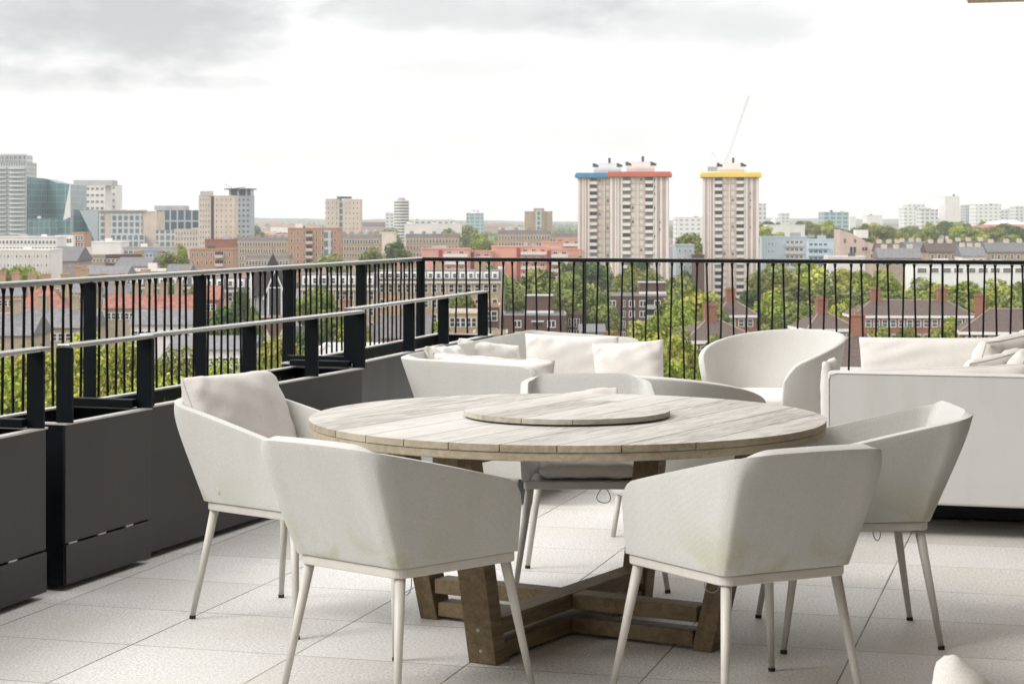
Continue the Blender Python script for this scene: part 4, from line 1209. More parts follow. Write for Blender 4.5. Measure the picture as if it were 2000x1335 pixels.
panel(t, 1180, [(158, 410), (194, 412), (194, 474), (190, 474)], -4.2, 'pale_glass_panel', mat_plain('pale_glass', (.34, .39, .42), .3, .08))
panel(FAC, 1250, [(140.5, 361), (142, 361), (142, 424), (128, 430)], -6.4, 'slanted_fin', WALLW)
t, W, top = simple('office block with stone piers either side of a curved glass grid', 194, 306, 414, 1100, 26, BEIGE)
MB().box(-W / 2 + 6.2, -W / 2 + 24, -.5, -.01, 8, top - .6).build('glass_grid', CW_GREY, t)
MB().box(-W / 2 - .1, -W / 2 + 2.8, -.3, -.01, 8, top - .6).build('glass_grid', CW_GREY, t)
MB().box(-W / 2 + 6, W / 2 - 6, -3.5, -.51, 6, top - 13).build('glass_canopy', CW_GREY, t)
MB().box(-W / 2 - .6, W / 2 - 6, -1.2, 4, top + .52, top + 1.1).build('roof_slab', GREYW, t)
t, W, top = simple('dark blue-grey office with tall vertical glass bays', 306, 387, 412, 1230, 26, CW_DARK)
MB().box(-W / 2 - 2, -W / 2 + 17, 3, 20, top + .51, top + 3.4).build('penthouse', GREYW, t)
simple('low stone office wing below the dark blue-grey office', 340, 388, 449, 1060, 18, BEIGE, cols=8, rows=3, ww=.9, wh=1.8, gl=GLASS)
simple('small dark glass office left of the low stone wing', 305, 340, 451, 1080, 18, CW_GREY)
# beige tower pair and teal tower
t, W, top = bld('pale beige tower block with a dark vertical slot, left of the teal tower', 388, 412, 383, 1000, 16, BEIGE, cols=4, rows=12, ww=.75, wh=1.2, name='tower_block', cat='tower block', vis=2.75, gl=GLASS)
MB().box(W / 2 + .01, W / 2 + 1.7, .5, 14, .2, top - .3).build('stair_slot', DGREY, t)
MB().box(W / 2 + 1.71, W / 2 + 11.9, -.8, 15, .2, top + .3).build('wall', BEIGE, t)
me = win_mesh(.7, 1.1, 'sash', WALLW, GLASS)
for k in range(12):
    for q in range(4): link('window', me, t, (W / 2 + 3 + q * 2.4, -.82, top - 1.8 - 2.75 * k))
MB().box(-3, 3, 4, 9, top + .6, top + 2.6).build('plant_room', GREYW, t)
t, W, top = bld('slim teal tower with a projecting dark roof canopy', 444, 490, 384, 1080, 15, mat_plain('teal_cladding', (.30, .345, .36), .5, .1, .2), cols=5, rows=13, ww=1.3, wh=1.3, name='tower_block', cat='tower block', vis=2.9, gl=GLASSD, fr=mat_plain('teal_cladding'  , (.3, .37, .4)))
MB().box(-W / 2 + .8, W / 2 - .2, .6, 14, top + .51, top + 3.9).build('glazed_storey', CW_DARK, t)
MB().box(-W / 2 - 1.6, W / 2 + 1.2, -1.2, 16, top + 3.91, top + 4.5).build('roof_canopy', DGREY, t)
m = MB(); m.cone((-4, 4, top + 4.5), (3, 4, top + 5.2), .18, .18, 5); m.cone((-4, 4, top + 4.5), (-9, 4, top + 7.0), .12, .12, 5); m.build('roof_crane', DGREY, t)
t, W, top = bld('lone beige tower block with a dark slot, left of the centre', 636, 663, 390, 1080, 15, BEIGE, cols=3, rows=11, ww=.9, wh=1.3, name='tower_block', cat='tower block', vis=2.8, gl=GLASS)
MB().box(W / 2 + .01, W / 2 + 2.2, .5, 14, .2, top - .3).build('stair_slot', CW_GREY, t)
MB().box(W / 2 + 2.21, W / 2 + 11.4, -.8, 15, .2, top + .3).build('wall', BEIGE, t)
for k in range(11):
    for q in range(4): link('window', me, t, (W / 2 + 3.6 + q * 2.1, -.82, top - 1.8 - 2.8 * k))
for k in range(10): MB().box(-W / 2 - .5, -W / 2 - .01, .4, 2.4, top - 2.3 - 2.8 * k, top - 1.2 - 2.8 * k).build('balcony', BEIGE, t)
MB().box(2, W / 2 + 6, 4, 9, top + .6, top + 1.8).build('plant_room', DGREY, t)
def roundtower(label, px, w_, yt, D, mt_):
    x = P(px, D); top = ZT(yt, D) - G; r = w_ * D / F / 2
    t = thing('round_tower', label, 'tower block', (x, D, G)); BUILD.append((t, px, yt, D))
    MB().cone((0, 0, 0), (0, 0, top), r * .94, r * .94, 20).build('wall', DGREY, t)
    k = 0; z = top - 1.6
    while z > 6 and k < 17: MB().cone((0, 0, z), (0, 0, z + 1.5), r, r, 20).build('balcony', WALLW, t); z -= 3.0; k += 1
    MB().cone((0, 0, top + .01), (0, 0, top + 2.4), r * .5, r * .45, 14).build('plant_room', GREYW, t)
    return t
roundtower('slender white round tower with banded balconies on the horizon', 784, 31, 391, 2000, WALLW)
FB = lambda lb, pl, pr, yt, D, mt_, **k: bld(lb, pl, pr, yt, D, 30, mt_, name='distant_building', cat='building', **k)
FB('grey slab just left of the white round tower', 753, 769, 416, 2300, CW_FAR)
FB('low grey blue building with a raised roof right of the white round tower', 800, 886, 430, 1700, CW_FAR)
FB('long pale podium below the low grey blue building', 790, 900, 438, 1500, WALLW)
t, W, top = FB('pale blue glass office standing alone on the horizon', 911, 944, 417, 2200, CW_FARG)
MB().cone((0, 8, top + .5), (0, 8, top + 4), 6, 4, 12).build('roof_drum', CW_FAR, t)
t, W, top = FB('stepped brick tower with a pointed centre bay, left of the blue-edged tower', 1025, 1079, 414, 1450, BUFF, cols=5, rows=5, ww=1.6, wh=1.6, vis=3.2)
MB().box(-W / 2 + 6.5, W / 2 - 6, -1.2, -.01, .2, top + 2.8).build('centre_bay', BUFFG, t)
MB().box(-2.2, 2.2, -1.6, -1.21, .2, top + 1.5).build('glass_strip', CW_GREY, t)
# --- right skyline
for a in (('thin grey slab peeping out right of the yellow-edged tower', 1483, 1496, 399, 1700, CW_FAR),
          ('narrow tower with dark banded storeys on the right horizon', 1526, 1542, 417, 2400, CW_FAR),
          ('teal glass office block on the right horizon', 1608, 1658, 415, 1900, CW_FARG),
          ('pale domed block right of the teal office', 1660, 1672, 424, 2100, WALLW),
          ('pinkish low block on the right horizon', 1694, 1723, 421, 2300, WALLW),
          ('pale office with a set back top storey', 1766, 1818, 407, 2100, CW_LIGHT),
          ('grey glazed office right of the set back one', 1800, 1832, 410, 2000, CW_FAR),
          ('tall plain pale tower on the right horizon', 1846, 1874, 384, 2100, WALLW),
          ('grey slab behind the tall plain tower', 1878, 1898, 404, 2500, CW_FAR),
          ('tall dark slab left of the broad pale office', 1887, 1912, 401, 2400, CW_GREY),
          ('broad pale office block near the right edge', 1906, 1955, 400, 2000, CW_LIGHT),
          ('grey slab behind the broad pale office', 1956, 1984, 410, 2500, CW_FAR),
          ('pale grey slab at the right edge of the skyline', 1985, 2030, 404, 2300, CW_FAR),
          ('white terrace with dark roof vents left of the teal office', 1500, 1572, 440, 1500, WALLW),
          ('low pale office between the red and yellow towers', 1320, 1375, 425, 1700, CW_LIGHT)):
    FB(*a)
FB('pale set back top of the office with the stepped outline', 1774, 1806, 399, 2150, CW_LIGHT)
# arena
ax_ = P(1965, 1700); t = thing('arena', 'wide low red brick arena with a shallow pale domed roof at the right edge', 'arena', (ax_, 1700, G)); BUILD.append((t, 1965, 445, 1700))
za = ZT(447, 1700) - G
MB().cone((0, 0, 0), (0, 0, za - 2), 37, 37, 32).build('wall', REDB, t); MB().cone((0, 0, za - 2), (0, 0, za), 38, 38, 32).build('cornice', WALLW, t)
MB().cone((0, 0, za + .01), (0, 0, za + 4), 36, 22, 32).build('gallery', CLAYR, t); MB().cone((0, 0, za + 4.01), (0, 0, za + 7.5), 22, 6, 32).build('roof', WALLW, t)
ds = thing('dome_church', 'small pale church dome on the right horizon', 'church', (P(1513, 2300), 2300, G)); zt = ZT(437, 2300) - G
MB().box(-7, 7, 0, 12, 0, zt).build('wall', WALLW, ds); MB().cone((0, 6, zt), (0, 6, zt + 5), 5, 3.4, 12).build('dome', WALLW, ds); MB().cone((0, 6, zt + 5), (0, 6, zt + 10), 1.0, .1, 8).build('lantern', WALLW, ds)

# --- centre and left mid-distance blocks
res = dict(name='apartment_block', cat='apartment block')
bld('long buff brick mansion block right of the beige tower pair', 455, 562, 470, 950, 14, BUFF, cols=20, rows=4, ww=1.1, wh=1.7, vis=3.3, chim=6, chh=.8, gl=GLASSD, roof='mansard', rh=1.6, **res)
bld('lower buff brick mansion block in front of the long one', 478, 565, 505, 780, 12, BUFFG, cols=14, rows=3, ww=1.1, wh=1.6, vis=3.1, chim=4, chh=.8, gl=GLASSD, roof='mansard', rh=1.4, **res)
t, W, top = bld('brown brick apartment block with stacked recessed balconies in the centre left', 562, 662, 447, 820, 16, ORANB, cols=8, rows=9, ww=.9, wh=1.6, vis=3.0, gl=GLASSD, parapet=ORANB, **res)
for k in range(8):
    o = MB().box(-3.0, -.4, -.12, -.105, top - 2.6 - 3 * k, top - .8 - 3 * k).build('balcony_recess', GLASSD, t)
    MB().box(-3.1, -.3, -1.1, -.13, top - 3.2 - 3 * k, top - 2.1 - 3 * k).build('balcony', BEIGE, t)
MB().box(4.6, 7.6, -.3, -.01, .3, top - .5).build('glazed_strip', CW_GREY, t)
bld('buff brick mansion block right of the brown balconied block', 664, 742, 465, 930, 14, BUFF, cols=14, rows=4, ww=1.1, wh=1.7, vis=3.2, chim=5, chh=.8, gl=GLASSD, roof='mansard', rh=1.8, roofm=SLATE2, **res)
bld('buff brick mansion block above the pink estate, left part', 792, 896, 464, 950, 14, BUFF, cols=16, rows=4, ww=1.1, wh=1.7, vis=3.2, chim=5, chh=.8, gl=GLASSD, roof='mansard', rh=1.8, **res)
bld('buff brick mansion block above the pink estate, right part', 972, 1076, 457, 930, 14, BUFF, cols=18, rows=4, ww=1.0, wh=1.5, vis=3.0, chh=.8, gl=GLASSD, roof='mansard', rh=1.8, chim=4, **res)
bld('buff brick mansion block touching the blue-edged tower', 1072, 1132, 462, 960, 14, BUFFG, cols=9, rows=3, ww=1.0, wh=1.5, vis=3.0, chh=.8, gl=GLASSD, roof='mansard', rh=1.6, chim=2, **res)
bld('pale beige block right of the lone beige tower', 742, 772, 455, 1050, 12, CREAM, **res)
def pinkblk(lb, pl, pr, yt, D, mt_, b0, b1, fl_n):
    t, W, top = bld(lb, pl, pr, yt, D, 12, mt_, **res)
    x0 = -W / 2 + b0 * W; x1 = -W / 2 + b1 * W
    for k in range(fl_n):
        MB().box(x0, x1, -.9, -.01, top - 2.9 - 2.9 * k, top - 1.8 - 2.9 * k).build('balcony', WALLW, t)
        n_ = max(2, int((x1 - x0) / 3.2))
        for q in lin(x0, x1, n_): link('window', win_mesh(1.7, .95, 'casement', WALLW, GLASSD), t, (q, -.03, top - 1.15 - 2.9 * k))
    MB().box(x0 - 1.6, x0 - .2, -.6, -.01, .3, top - .2).build('stair_tower', mat_plain('deep_red_render', (.30, .07, .06), .8, .1), t)
pinkblk('pink rendered block with white access balconies, at the railing corner', 822, 918, 487, 760, PINK, .45, .95, 4)
pinkblk('pink rendered block with white balconies, second from the railing corner', 918, 962, 492, 770, PINK, .2, .9, 3)
pinkblk('salmon rendered block with a blank gable beside the dark red stair tower', 960, 1070, 483, 780, PINK2, .52, .98, 5)
pinkblk('salmon rendered block with balconies left of the blue-edged tower', 1070, 1136, 488, 770, PINK2, .1, .6, 4)
bld('plain salmon block rising behind the pink estate', 1060, 1100, 474, 850, 12, PINK2, **res)
pinkblk('red-topped block with white balconies right behind the pink estate', 1088, 1140, 468, 880, PINK, .2, .9, 3)
t, W, top = bld('orange brown apartment block with two balcony stacks, left of centre', 370, 455, 488, 740, 14, ORANB, cols=9, rows=5, ww=.8, wh=1.4, vis=3.0, gl=GLASSD, **res)
for k in range(4): MB().box(1.5, 4.5, -.8, -.13, top - 3.0 - 3.2 * k, top - 1.9 - 3.2 * k).build('balcony', BEIGE, t); MB().box(1.5, 4.5, -.12, -.1, top - 1.85 - 3.2 * k, top - .7 - 3.2 * k).build('balcony_recess', GLASSD, t)
bld('blank red brick block behind the orange brown apartment block', 400, 455, 469, 880, 14, REDB, **res)
RB_ = bld('white ribbed building with small square windows at the left edge', -40, 97, 490, 640, 18, WALLW, cols=16, rows=4, ww=.55, wh=.8, vis=2.9, gl=GLASSD, parapet=WALLW, **res)
for k in range(24): MB().box(-RB_[1] / 2 + RB_[1] * k / 23.5, -RB_[1] / 2 + RB_[1] * k / 23.5 + .22, -.25, -.003, .3, RB_[2] - .1).build('rib', WALLW, RB_[0])
bld('white building with a row of dark slot windows behind the ribbed one', -20, 112, 464, 760, 16, WALLW, cols=18, rows=2, ww=1.0, wh=1.3, vis=2.6, gl=GLASSD, **res)
bld('white and pink terrace with arched windows left of the dark glass wedge', 108, 142, 462, 800, 14, WALLW, cols=6, rows=4, ww=1.2, wh=1.8, vis=3.0, gl=GLASSD, **res)
bld('red brick corner house with white window frames left of the glass offices', 140, 164, 456, 805, 14, ORANB, cols=4, rows=4, ww=1.3, wh=1.8, vis=3.0, gl=GLASSD, **res)
low = dict(name='low_building', cat='building')
bld('long low white roofed hall below the glass offices', 165, 236, 474, 900, 20, WALLW, roof='flat', **low)
bld('pale low flat block with dark windows below the stone piers', 240, 335, 484, 820, 14, GREYW, cols=10, rows=2, ww=2.2, wh=1.3, gl=GLASSD, **low)
bld('yellow brick car park with open decks left of the big tree', 262, 302, 492, 780, 16, BUFF, cols=5, rows=3, ww=2.6, wh=1.1, gl=GLASSD, **low)
bld('blue grey narrow building left of the big tree', 282, 300, 490, 770, 8, mat_plain('slate_blue', (.26, .33, .42), .7, .1), cols=2, rows=4, ww=1.4, wh=1.4, gl=GLASSD, **low)
bld('grey brick warehouse with pitched slate roof in the left distance', 97, 148, 510, 680, 26, mat_plain('dull_mauve', (.28, .24, .24), .8, .2), roof='gable', rh=5, roofm=SLATE, **low)
bld('beige low block above the warehouse', 165, 210, 500, 740, 12, BUFFG, cols=6, rows=2, ww=1.1, wh=1.2, **low)
bld('brown brick block with dark windows in the left distance', 206, 262, 500, 720, 14, BROWNB, cols=6, rows=2, ww=1.4, wh=1.4, **low)
bld('grey roofed shed beside the brown brick block', 225, 290, 520, 690, 22, GREYW, roof='gable', rh=3, roofm=SLATE, **low)
bld('yellow hall with a white roof edge just above the left railing', 246, 322, 530, 620, 18, BUFF, parapet=WHITE, cols=2, rows=1, ww=1.2, wh=1.2, **low)
bld('tan square block just above the left railing', 146, 168, 522, 620, 12, ORANB, **low)
bld('pale low block with grey roof by the yellow hall', 165, 245, 536, 600, 16, BUFFG, roof='gable', rh=2.5, roofm=SLATE2, **low)
bld('white low building with red roof objects in the left distance', 118, 165, 486, 790, 14, WALLW, **low)
bld('small grey roofed block right of the yellow hall', 325, 368, 532, 620, 14, GREYW, roof='gable', rh=2.5, **low)

# --- mansard terraces behind the railing
def mansard(lb, pl, pr, yt, ye, D, wall, cols, rows, yaw=0, roofm=SLATE, dm=True, ww=1.1, dc=None):
    rh = (ye - yt) * D / F
    t, W, top = bld(lb, pl, pr, ye, D, 11, wall, roof='mansard', roofm=roofm, rh=rh, cols=cols, rows=rows, ww=ww, wh=2.1, vis=3.6, gl=GLASSD, yaw=yaw, name='terraced_house', cat='terrace', chim=0)
    MB().box(-W / 2 - .2, W / 2 + .2, -.4, -.003, top - .5, top - .1).build('cornice', CREAM, t)
    if dm:
        for x in lin(-W / 2 + .4, W / 2 - .4, dc or cols):
            o = MB().box(x - .85, x + .85, -.1, 1.2, top + rh * .22, top + rh * .88).build('dormer', WHITE, t)
            link('window', win_mesh(1.0, rh * .42, 'sash'), o, (x, -.13, top + rh * .52))
    for k in range(max(1, cols // 4)):
        x = -W / 2 + W * (k + .5) / max(1, cols // 4)
        MB().box(x - 1.3, x + 1.3, 4.5, 5.6, top + rh + .01, top + rh + 1.9).build('chimney', wall, t)
    return t
mansard('long grey mansard terrace with white dormers behind the left railing', 238, 395, 540, 560, 520, BUFFG, 11, 2, dc=7)
mansard('grey mansard terrace left of the church tower', 395, 505, 542, 566, 480, BUFFG, 7, 2, dc=5)
mansard('grey mansard terrace with white dormers right of the church tower', 585, 735, 535, 562, 450, BUFFG, 11, 3, roofm=SLATE2, dc=8)
mansard('tall buff brick terrace with mansard roof at the railing corner', 735, 978, 528, 549, 470, BUFF, 14, 4, ww=1.3, dc=15)
bld('white gable end right of the tall buff brick terrace', 974, 984, 526, 475, 8, WALLW, **low)
bld('buff stone wing in front of the tall terrace', 874, 935, 612, 380, 10, BUFF, cols=5, rows=1, ww=1.0, wh=1.8, vis=3.4, parapet=CREAM, **low)
bld('brown brick wing beside the buff stone wing', 932, 975, 600, 390, 10, BROWNB, cols=3, rows=2, ww=1.3, wh=2.0, vis=3.4, parapet=ORANB, **low)
bld('low white windowed building beside the brown flats', 925, 990, 655, 340, 10, BUFFG, cols=5, rows=1, ww=1.7, wh=1.6, **low)
# --- gothic church tower
def church():
    D = 320; x = P(533, D)
    t = thing('church_tower', 'gothic brick church tower with a steep slate spire and white edged gables', 'church tower', (x, D, G), R(12)); BUILD.append((t, 533, 500, D))
    s = D / F; ze = ZT(576, D) - G; zt = ZT(494, D) - G; hw = 2.75
    CB = brickmat('church_brick', (.20, .135, .10), (.15, .10, .08))
    MB().box(-hw, hw, -hw, hw, 0, ze - 3.2).build('wall', CB, t)
    MB().box(-hw - .05, hw + .05, -hw - .05, hw + .05, ze - 3.19, ze).build('belfry', mat_plain('grey_louvre_wall', (.30, .30, .31), .8, .2, 1), t)
    MB().box(-hw - .25, hw + .25, -hw - .25, hw + .25, ze - 3.5, ze - 3.2).build('string_course', CREAM, t)
    SP = mat_plain('spire_slate', (.038, .033, .034), .75, .3, 1.5)
    m = MB(); e = hw + .5
    zm = ze + (zt - ze) * .62
    m.add([(-e, -e, ze), (e, -e, ze), (e, e, ze), (-e, e, ze), (-1.3, -1.3, zm - .2), (1.3, -1.3, zm - .2), (1.3, 1.3, zm - .2), (-1.3, 1.3, zm - .2), (0, 0, zt)],
          [(0, 1, 5, 4), (1, 2, 6, 5), (2, 3, 7, 6), (3, 0, 4, 7), (4, 5, 8), (5, 6, 8), (6, 7, 8), (7, 4, 8), (0, 3, 2, 1)])
    m.build('spire', SP, t)
    m = MB(); m.cone((0, 0, zt - .1), (0, 0, zt + 1.2), .04, .03, 6); m.build('finial', DGREY, t)
    for rz in (0, math.pi / 2, math.pi, -math.pi / 2):
        g = MB(); w2 = 1.75; zg = ze + 4.0
        g.add([(-w2, -e - .15, ze - .3), (w2, -e - .15, ze - .3), (0, -e - .15, zg), (-w2, -.8, ze - .3), (w2, -.8, ze - .3), (0, -.8, zg)], [(0, 1, 2), (3, 5, 4), (0, 2, 5, 3), (1, 4, 5, 2), (0, 3, 4, 1)])
        go = g.build('gable', SP, t, rot=(0, 0, rz))
        b = MB()
        for sgn in (-1, 1):
            p0 = Vector((sgn * (w2 + .15), -e - .27, ze - .6)); p1 = Vector((0, -e - .27, zg + .1)); b.cone(p0, p1, .15, .15, 4)
        b.build('bargeboard', WHITE, go)
        l = MB(); l.box(-.95, .95, -e - .22, -e - .16, ze - 3.0, ze + 1.0)
        l.build('louvre', DGREY, go)
        l = MB()
        for sgn in (-1, 1): l.box(sgn * 1.05 - .1, sgn * 1.05 + .1, -e - .3, -e - .16, ze - 3.1, ze + 1.2)
        l.box(-1.15, 1.15, -e - .3, -e - .161, ze + 1.21, ze + 1.4); l.build('frame', WHITE, go)
        # lower gablets on the brick stage
        for xx in (-1.3, 1.3):
            c_ = MB(); c_.add([(xx - .9, -hw - .12, ze - 7.2), (xx + .9, -hw - .12, ze - 7.2), (xx, -hw - .12, ze - 5.2), (xx - .9, -hw - .005, ze - 7.2), (xx + .9, -hw - .005, ze - 7.2), (xx, -hw - .005, ze - 5.2)], [(0, 1, 2), (0, 2, 5, 3), (1, 4, 5, 2), (0, 3, 4, 1)])
            c_.build('gablet', CREAM, t, rot=(0, 0, rz))
            MB().box(xx - .4, xx + .4, -hw - .08, -hw - .006, ze - 10.5, ze - 7.4).build('window', GLASSD, t, rot=(0, 0, rz))
    # nave
    MB().box(2.9, 24, 3.2, 13, 0, ze - 11).build('nave_wall', CB, t)
    m = MB(); m.add([(2.9, 2.7, ze - 11), (24.4, 2.7, ze - 11), (24.4, 13.5, ze - 11), (2.9, 13.5, ze - 11), (2.9, 8, ze - 5.5), (24.4, 8, ze - 5.5)], [(0, 1, 5, 4), (2, 3, 4, 5), (1, 2, 5), (3, 0, 4), (0, 3, 2, 1)])
    m.build('nave_roof', SLATE, t)
church()
# --- red and grey roofs on the left
hs_ = dict(name='terraced_house', cat='house')
bld('hipped house with a bright red roof at the left edge', 28, 128, 604, 420, 12, BUFF, roof='hip', roofm=CLAYR, rh=5.0, cols=7, rows=2, chim=3, **hs_)
bld('long terrace with a faded red tiled roof, left part', 205, 300, 602, 430, 10, BUFFG, roof='gable', roofm=CLAYR, rh=3.0, cols=10, rows=1, chim=3, **hs_)
bld('long terrace with a faded red tiled roof, right part', 300, 394, 603, 430, 10, BUFFG, roof='gable', roofm=CLAYR, rh=3.0, cols=10, rows=1, chim=3, **hs_)
bld('buff brick house right of the red hipped roof', 128, 178, 572, 450, 12, BUFF, roof='gable', roofm=SLATE2, rh=3, cols=4, rows=2, chim=1, **hs_)
bld('long grey slate roof below the red hipped roof', 20, 175, 640, 360, 14, BUFFG, roof='gable', roofm=SLATE2, rh=3.2, cols=10, rows=1, chim=2, **hs_)
bld('dark grey slate roof at the far left, below the railing', -40, 60, 655, 330, 14, BUFFG, roof='gable', roofm=SLATE2, rh=3.4, chim=1, **hs_)
bld('white walled building with a grey roof below the red terrace', 255, 372, 634, 360, 12, WALLW, roof='gable', roofm=SLATE2, rh=2.6, cols=8, rows=1, ww=2.0, wh=1.2, **hs_)
bld('house with turquoise roof strip behind the left railing', 105, 172, 556, 520, 12, BUFFG, roof='flat', parapet=mat_plain('turquoise', (.18, .42, .50), .6, .1), cols=6, rows=2, **hs_)
bld('red brick house with red roof beside the dark green trees', 388, 425, 585, 430, 9, REDB, roof='gable', roofm=CLAYR, rh=3.0, cols=3, rows=2, **hs_)
bld('flat roofed grey building with skylights right of the church tower', 600, 740, 700, 260, 26, GREYW, roof='flat', parapet=WHITE, cols=8, rows=1, ww=1.2, wh=1.0, name='low_building', cat='building')
bld('white low building left of the church tower', 330, 490, 682, 290, 16, WALLW, roof='gable', roofm=SLATE2, rh=1.6, cols=8, rows=1, ww=1.4, wh=1.0, **hs_)
bld('pink brick house with gabled roof right of the church', 640, 700, 650, 330, 10, ORANB, roof='gable', roofm=BROWNR, rh=3, cols=4, rows=2, chim=1, **hs_)
bld('brick house with slate gable near the planter rail', 745, 835, 660, 300, 12, ORANB, roof='gable', roofm=SLATE, rh=3.4, cols=5, rows=1, chim=2, **hs_)
bld('salmon house behind the trees right of the church tower', 560, 620, 640, 350, 10, PINK, roof='gable', roofm=SLATE2, rh=2.5, cols=4, rows=1, **hs_)
bld('cream terrace seen through the left railing above the red roofs', 178, 250, 575, 480, 10, BUFF, roof='gable', roofm=SLATE, rh=2.6, cols=6, rows=2, chim=2, **hs_)
bld('brown brick terrace at the far left behind the railing', -30, 40, 578, 470, 12, ORANB, roof='gable', roofm=SLATE2, rh=3.0, cols=6, rows=2, chim=2, **hs_)

# --- brown brick flats
def flats(lb, pl, pr, yb, D, t0, t1, yt, yaw, wx, rows, sp):
    t, W, top = bld(lb, pl, pr, yb, D, 12, BROWNB, yaw=yaw, name='apartment_block', cat='apartment block', parapet=mat_plain('lead_edge', (.30, .30, .31), .6, .1))
    x0 = (t0 - (pl + pr) / 2) * D / F; x1 = (t1 - (pl + pr) / 2) * D / F; zt = ZT(yt, D) - G
    MB().box(x0, x1, 1.5, 8, top + .01, zt).build('lift_tower', BROWNB, t)
    MB().box(x0 - .2, x1 + .2, 1.2, 1.45, top + .51, top + 1.1).build('lead_band', WHITE, t)
    MB().box(x0 - .15, x1 + .15, 1.3, 8.2, zt + .003, zt + .25).build('coping', GREYW, t)
    for r_ in range(rows):
        z = top - 2.0 - sp * r_
        for (px, w_) in wx:
            X_ = (px - (pl + pr) / 2) * D / F
            link('window', win_mesh(w_, 1.75, 'double'), t, (X_, -.05, z))
    for k in range(2):
        m = MB(); m.cone((x1 + .8 + k, 4, top + .5), (x1 + .8 + k, 4, top + 4.4), .04, .04, 5); m.build('aerial', DGREY, t)
    return t, W, top, D, (pl + pr) / 2
t, W, top, D, c_ = flats('dark brown brick flats with a square lift tower, just behind the left sofa', 985, 1105, 616, 470, 1026, 1080, 579, 0, ((1010, 2.0), (1077, 2.0)), 5, 2.75)
for k in range(4):
    X_ = (1050 - c_) * D / F; MB().box(X_ - 1.5, X_ + 1.5, -.14, -.01, top - 1.5 - 2.75 * k, top - 1.2 - 2.75 * k).build('lintel', WHITE, t); MB().box(X_ - 1.1, X_ + 1.1, -.1, -.01, top - 2.5 - 2.75 * k, top - 1.51 - 2.75 * k).build('vent', GLASSD, t)
t2, W2, top2 = bld('lower brown brick wing with narrow white windows, right of the lift tower flats', 1106, 1136, 616, 478, 14, BROWNB, yaw=-25, cols=4, rows=4, ww=.75, wh=2.0, vis=2.75, name='apartment_block', cat='apartment block')
t, W, top, D, c_ = flats('dark brown brick flats with three balcony stacks, right of the centre', 1180, 1302, 578, 520, 1250, 1300, 553, 0, ((1196, 1.9), (1218, 1.0), (1234, 1.6), (1256, 1.9), (1284, 1.7)), 5, 2.75)
for k in range(4):
    X_ = (1271 - c_) * D / F
    b = MB(); b.box(X_ - 1.2, X_ + 1.2, -1.2, -.01, top - 3.4 - 2.75 * k, top - 2.3 - 2.75 * k); b.build('balcony', GREYW, t)
    MB().box(X_ - 1.0, X_ + 1.0, -.09, -.01, top - 2.25 - 2.75 * k, top - .9 - 2.75 * k).build('balcony_recess', GLASSD, t)
bld('low lead roofed shed between the two brown flats', 1135, 1180, 648, 440, 12, GREYW, roof='gable', rh=1.5, roofm=SLATE, name='low_building', cat='building', cols=2, rows=1, ww=1.6, wh=1.6)
# --- pale blocks right of centre
t, W, top = bld('pale blue block with white balcony rows, right of the yellow-edged tower', 1492, 1576, 464, 800, 14, BLUEW, name='apartment_block', cat='apartment block', parapet=BLUEW)
for k in range(5):
    MB().box(-.2, W / 2 - 1.2, -.9, -.01, top - 3.6 - 3 * k, top - 2.6 - 3 * k).build('balcony', WALLW, t)
    for q in lin(0, W / 2 - 1.4, 4): link('window', win_mesh(1.3, 1.3, 'casement'), t, (q, -.03, top - 1.8 - 3 * k))
    for q in (-W / 2 + 2, -W / 2 + 3.5): link('window', win_mesh(.6, .7, 'sash'), t, (q, -.03, top - 2.6 - 3 * k))
t, W, top = bld('greyer blue block with open access decks, second from the yellow-edged tower', 1577, 1636, 469, 830, 12, BLUEW, name='apartment_block', cat='apartment block', parapet=BLUEW)
for k in range(4):
    MB().box(-W / 2 + .3, W / 2 - 4, -1.0, -.01, top - 3.6 - 3 * k, top - 2.6 - 3 * k).build('balcony', BLUEW, t)
    for q in lin(-W / 2 + .5, W / 2 - 4.2, 4): link('window', win_mesh(1.5, 1.2, 'casement', BLUEW), t, (q, -.03, top - 1.8 - 3 * k))
# stepped beige building
D = 780; x0 = P(1640, D); t = thing('apartment_block', 'beige building with a steeply sloping roofline right of the blue blocks', 'apartment block', (x0, D, G)); BUILD.append((t, 1680, 450, D))
def poly_wall(t, pts, y0, y1, mt_, nm='wall'):
    m = MB(); n = len(pts); vs = [(x, y0, z) for x, z in pts] + [(x, y1, z) for x, z in pts]
    m.add(vs, [tuple(range(n)), tuple(range(n, 2 * n))[::-1]] + [(i, n + i, n + (i + 1) % n, (i + 1) % n) for i in range(n)]); return m.build(nm, mt_, t)
q = lambda px, py: (P(px, D) - x0, ZT(py, D) - G)
PB = mat_plain('pinkish_concrete', (.52, .41, .35), .8, .12, .2)
poly_wall(t, [(0, 0), q(1640, 448), q(1664, 456), q(1690, 470), (q(1690, 470)[0], 0)], 0, 14, PB)
poly_wall(t, [(q(1690, 0)[0] + .01, 0), q(1690.1, 472), q(1716, 478), (q(1716, 0)[0], 0)], .4, 14, PB)
for (px, py, w_, h_) in ((1666, 488, 3, 3), (1689, 486, 2.4, 1.6), (1706, 500, 2.4, 1.6), (1650, 470, 1.0, 1.6), (1670, 470, 1.0, 1.6)):
    a, b = q(px, py); link('window', win_mesh(w_, h_, 'casement', PB, GLASSD), t, (a, -.03, b))
MB().box(7, 12, 4, 9, q(0, 455)[1] - 2, q(0, 449)[1]).build('plant_room', WALLW, t)
bld('white low flat building in front of the stepped beige one', 1618, 1690, 503, 700, 10, WALLW, name='low_building', cat='building')
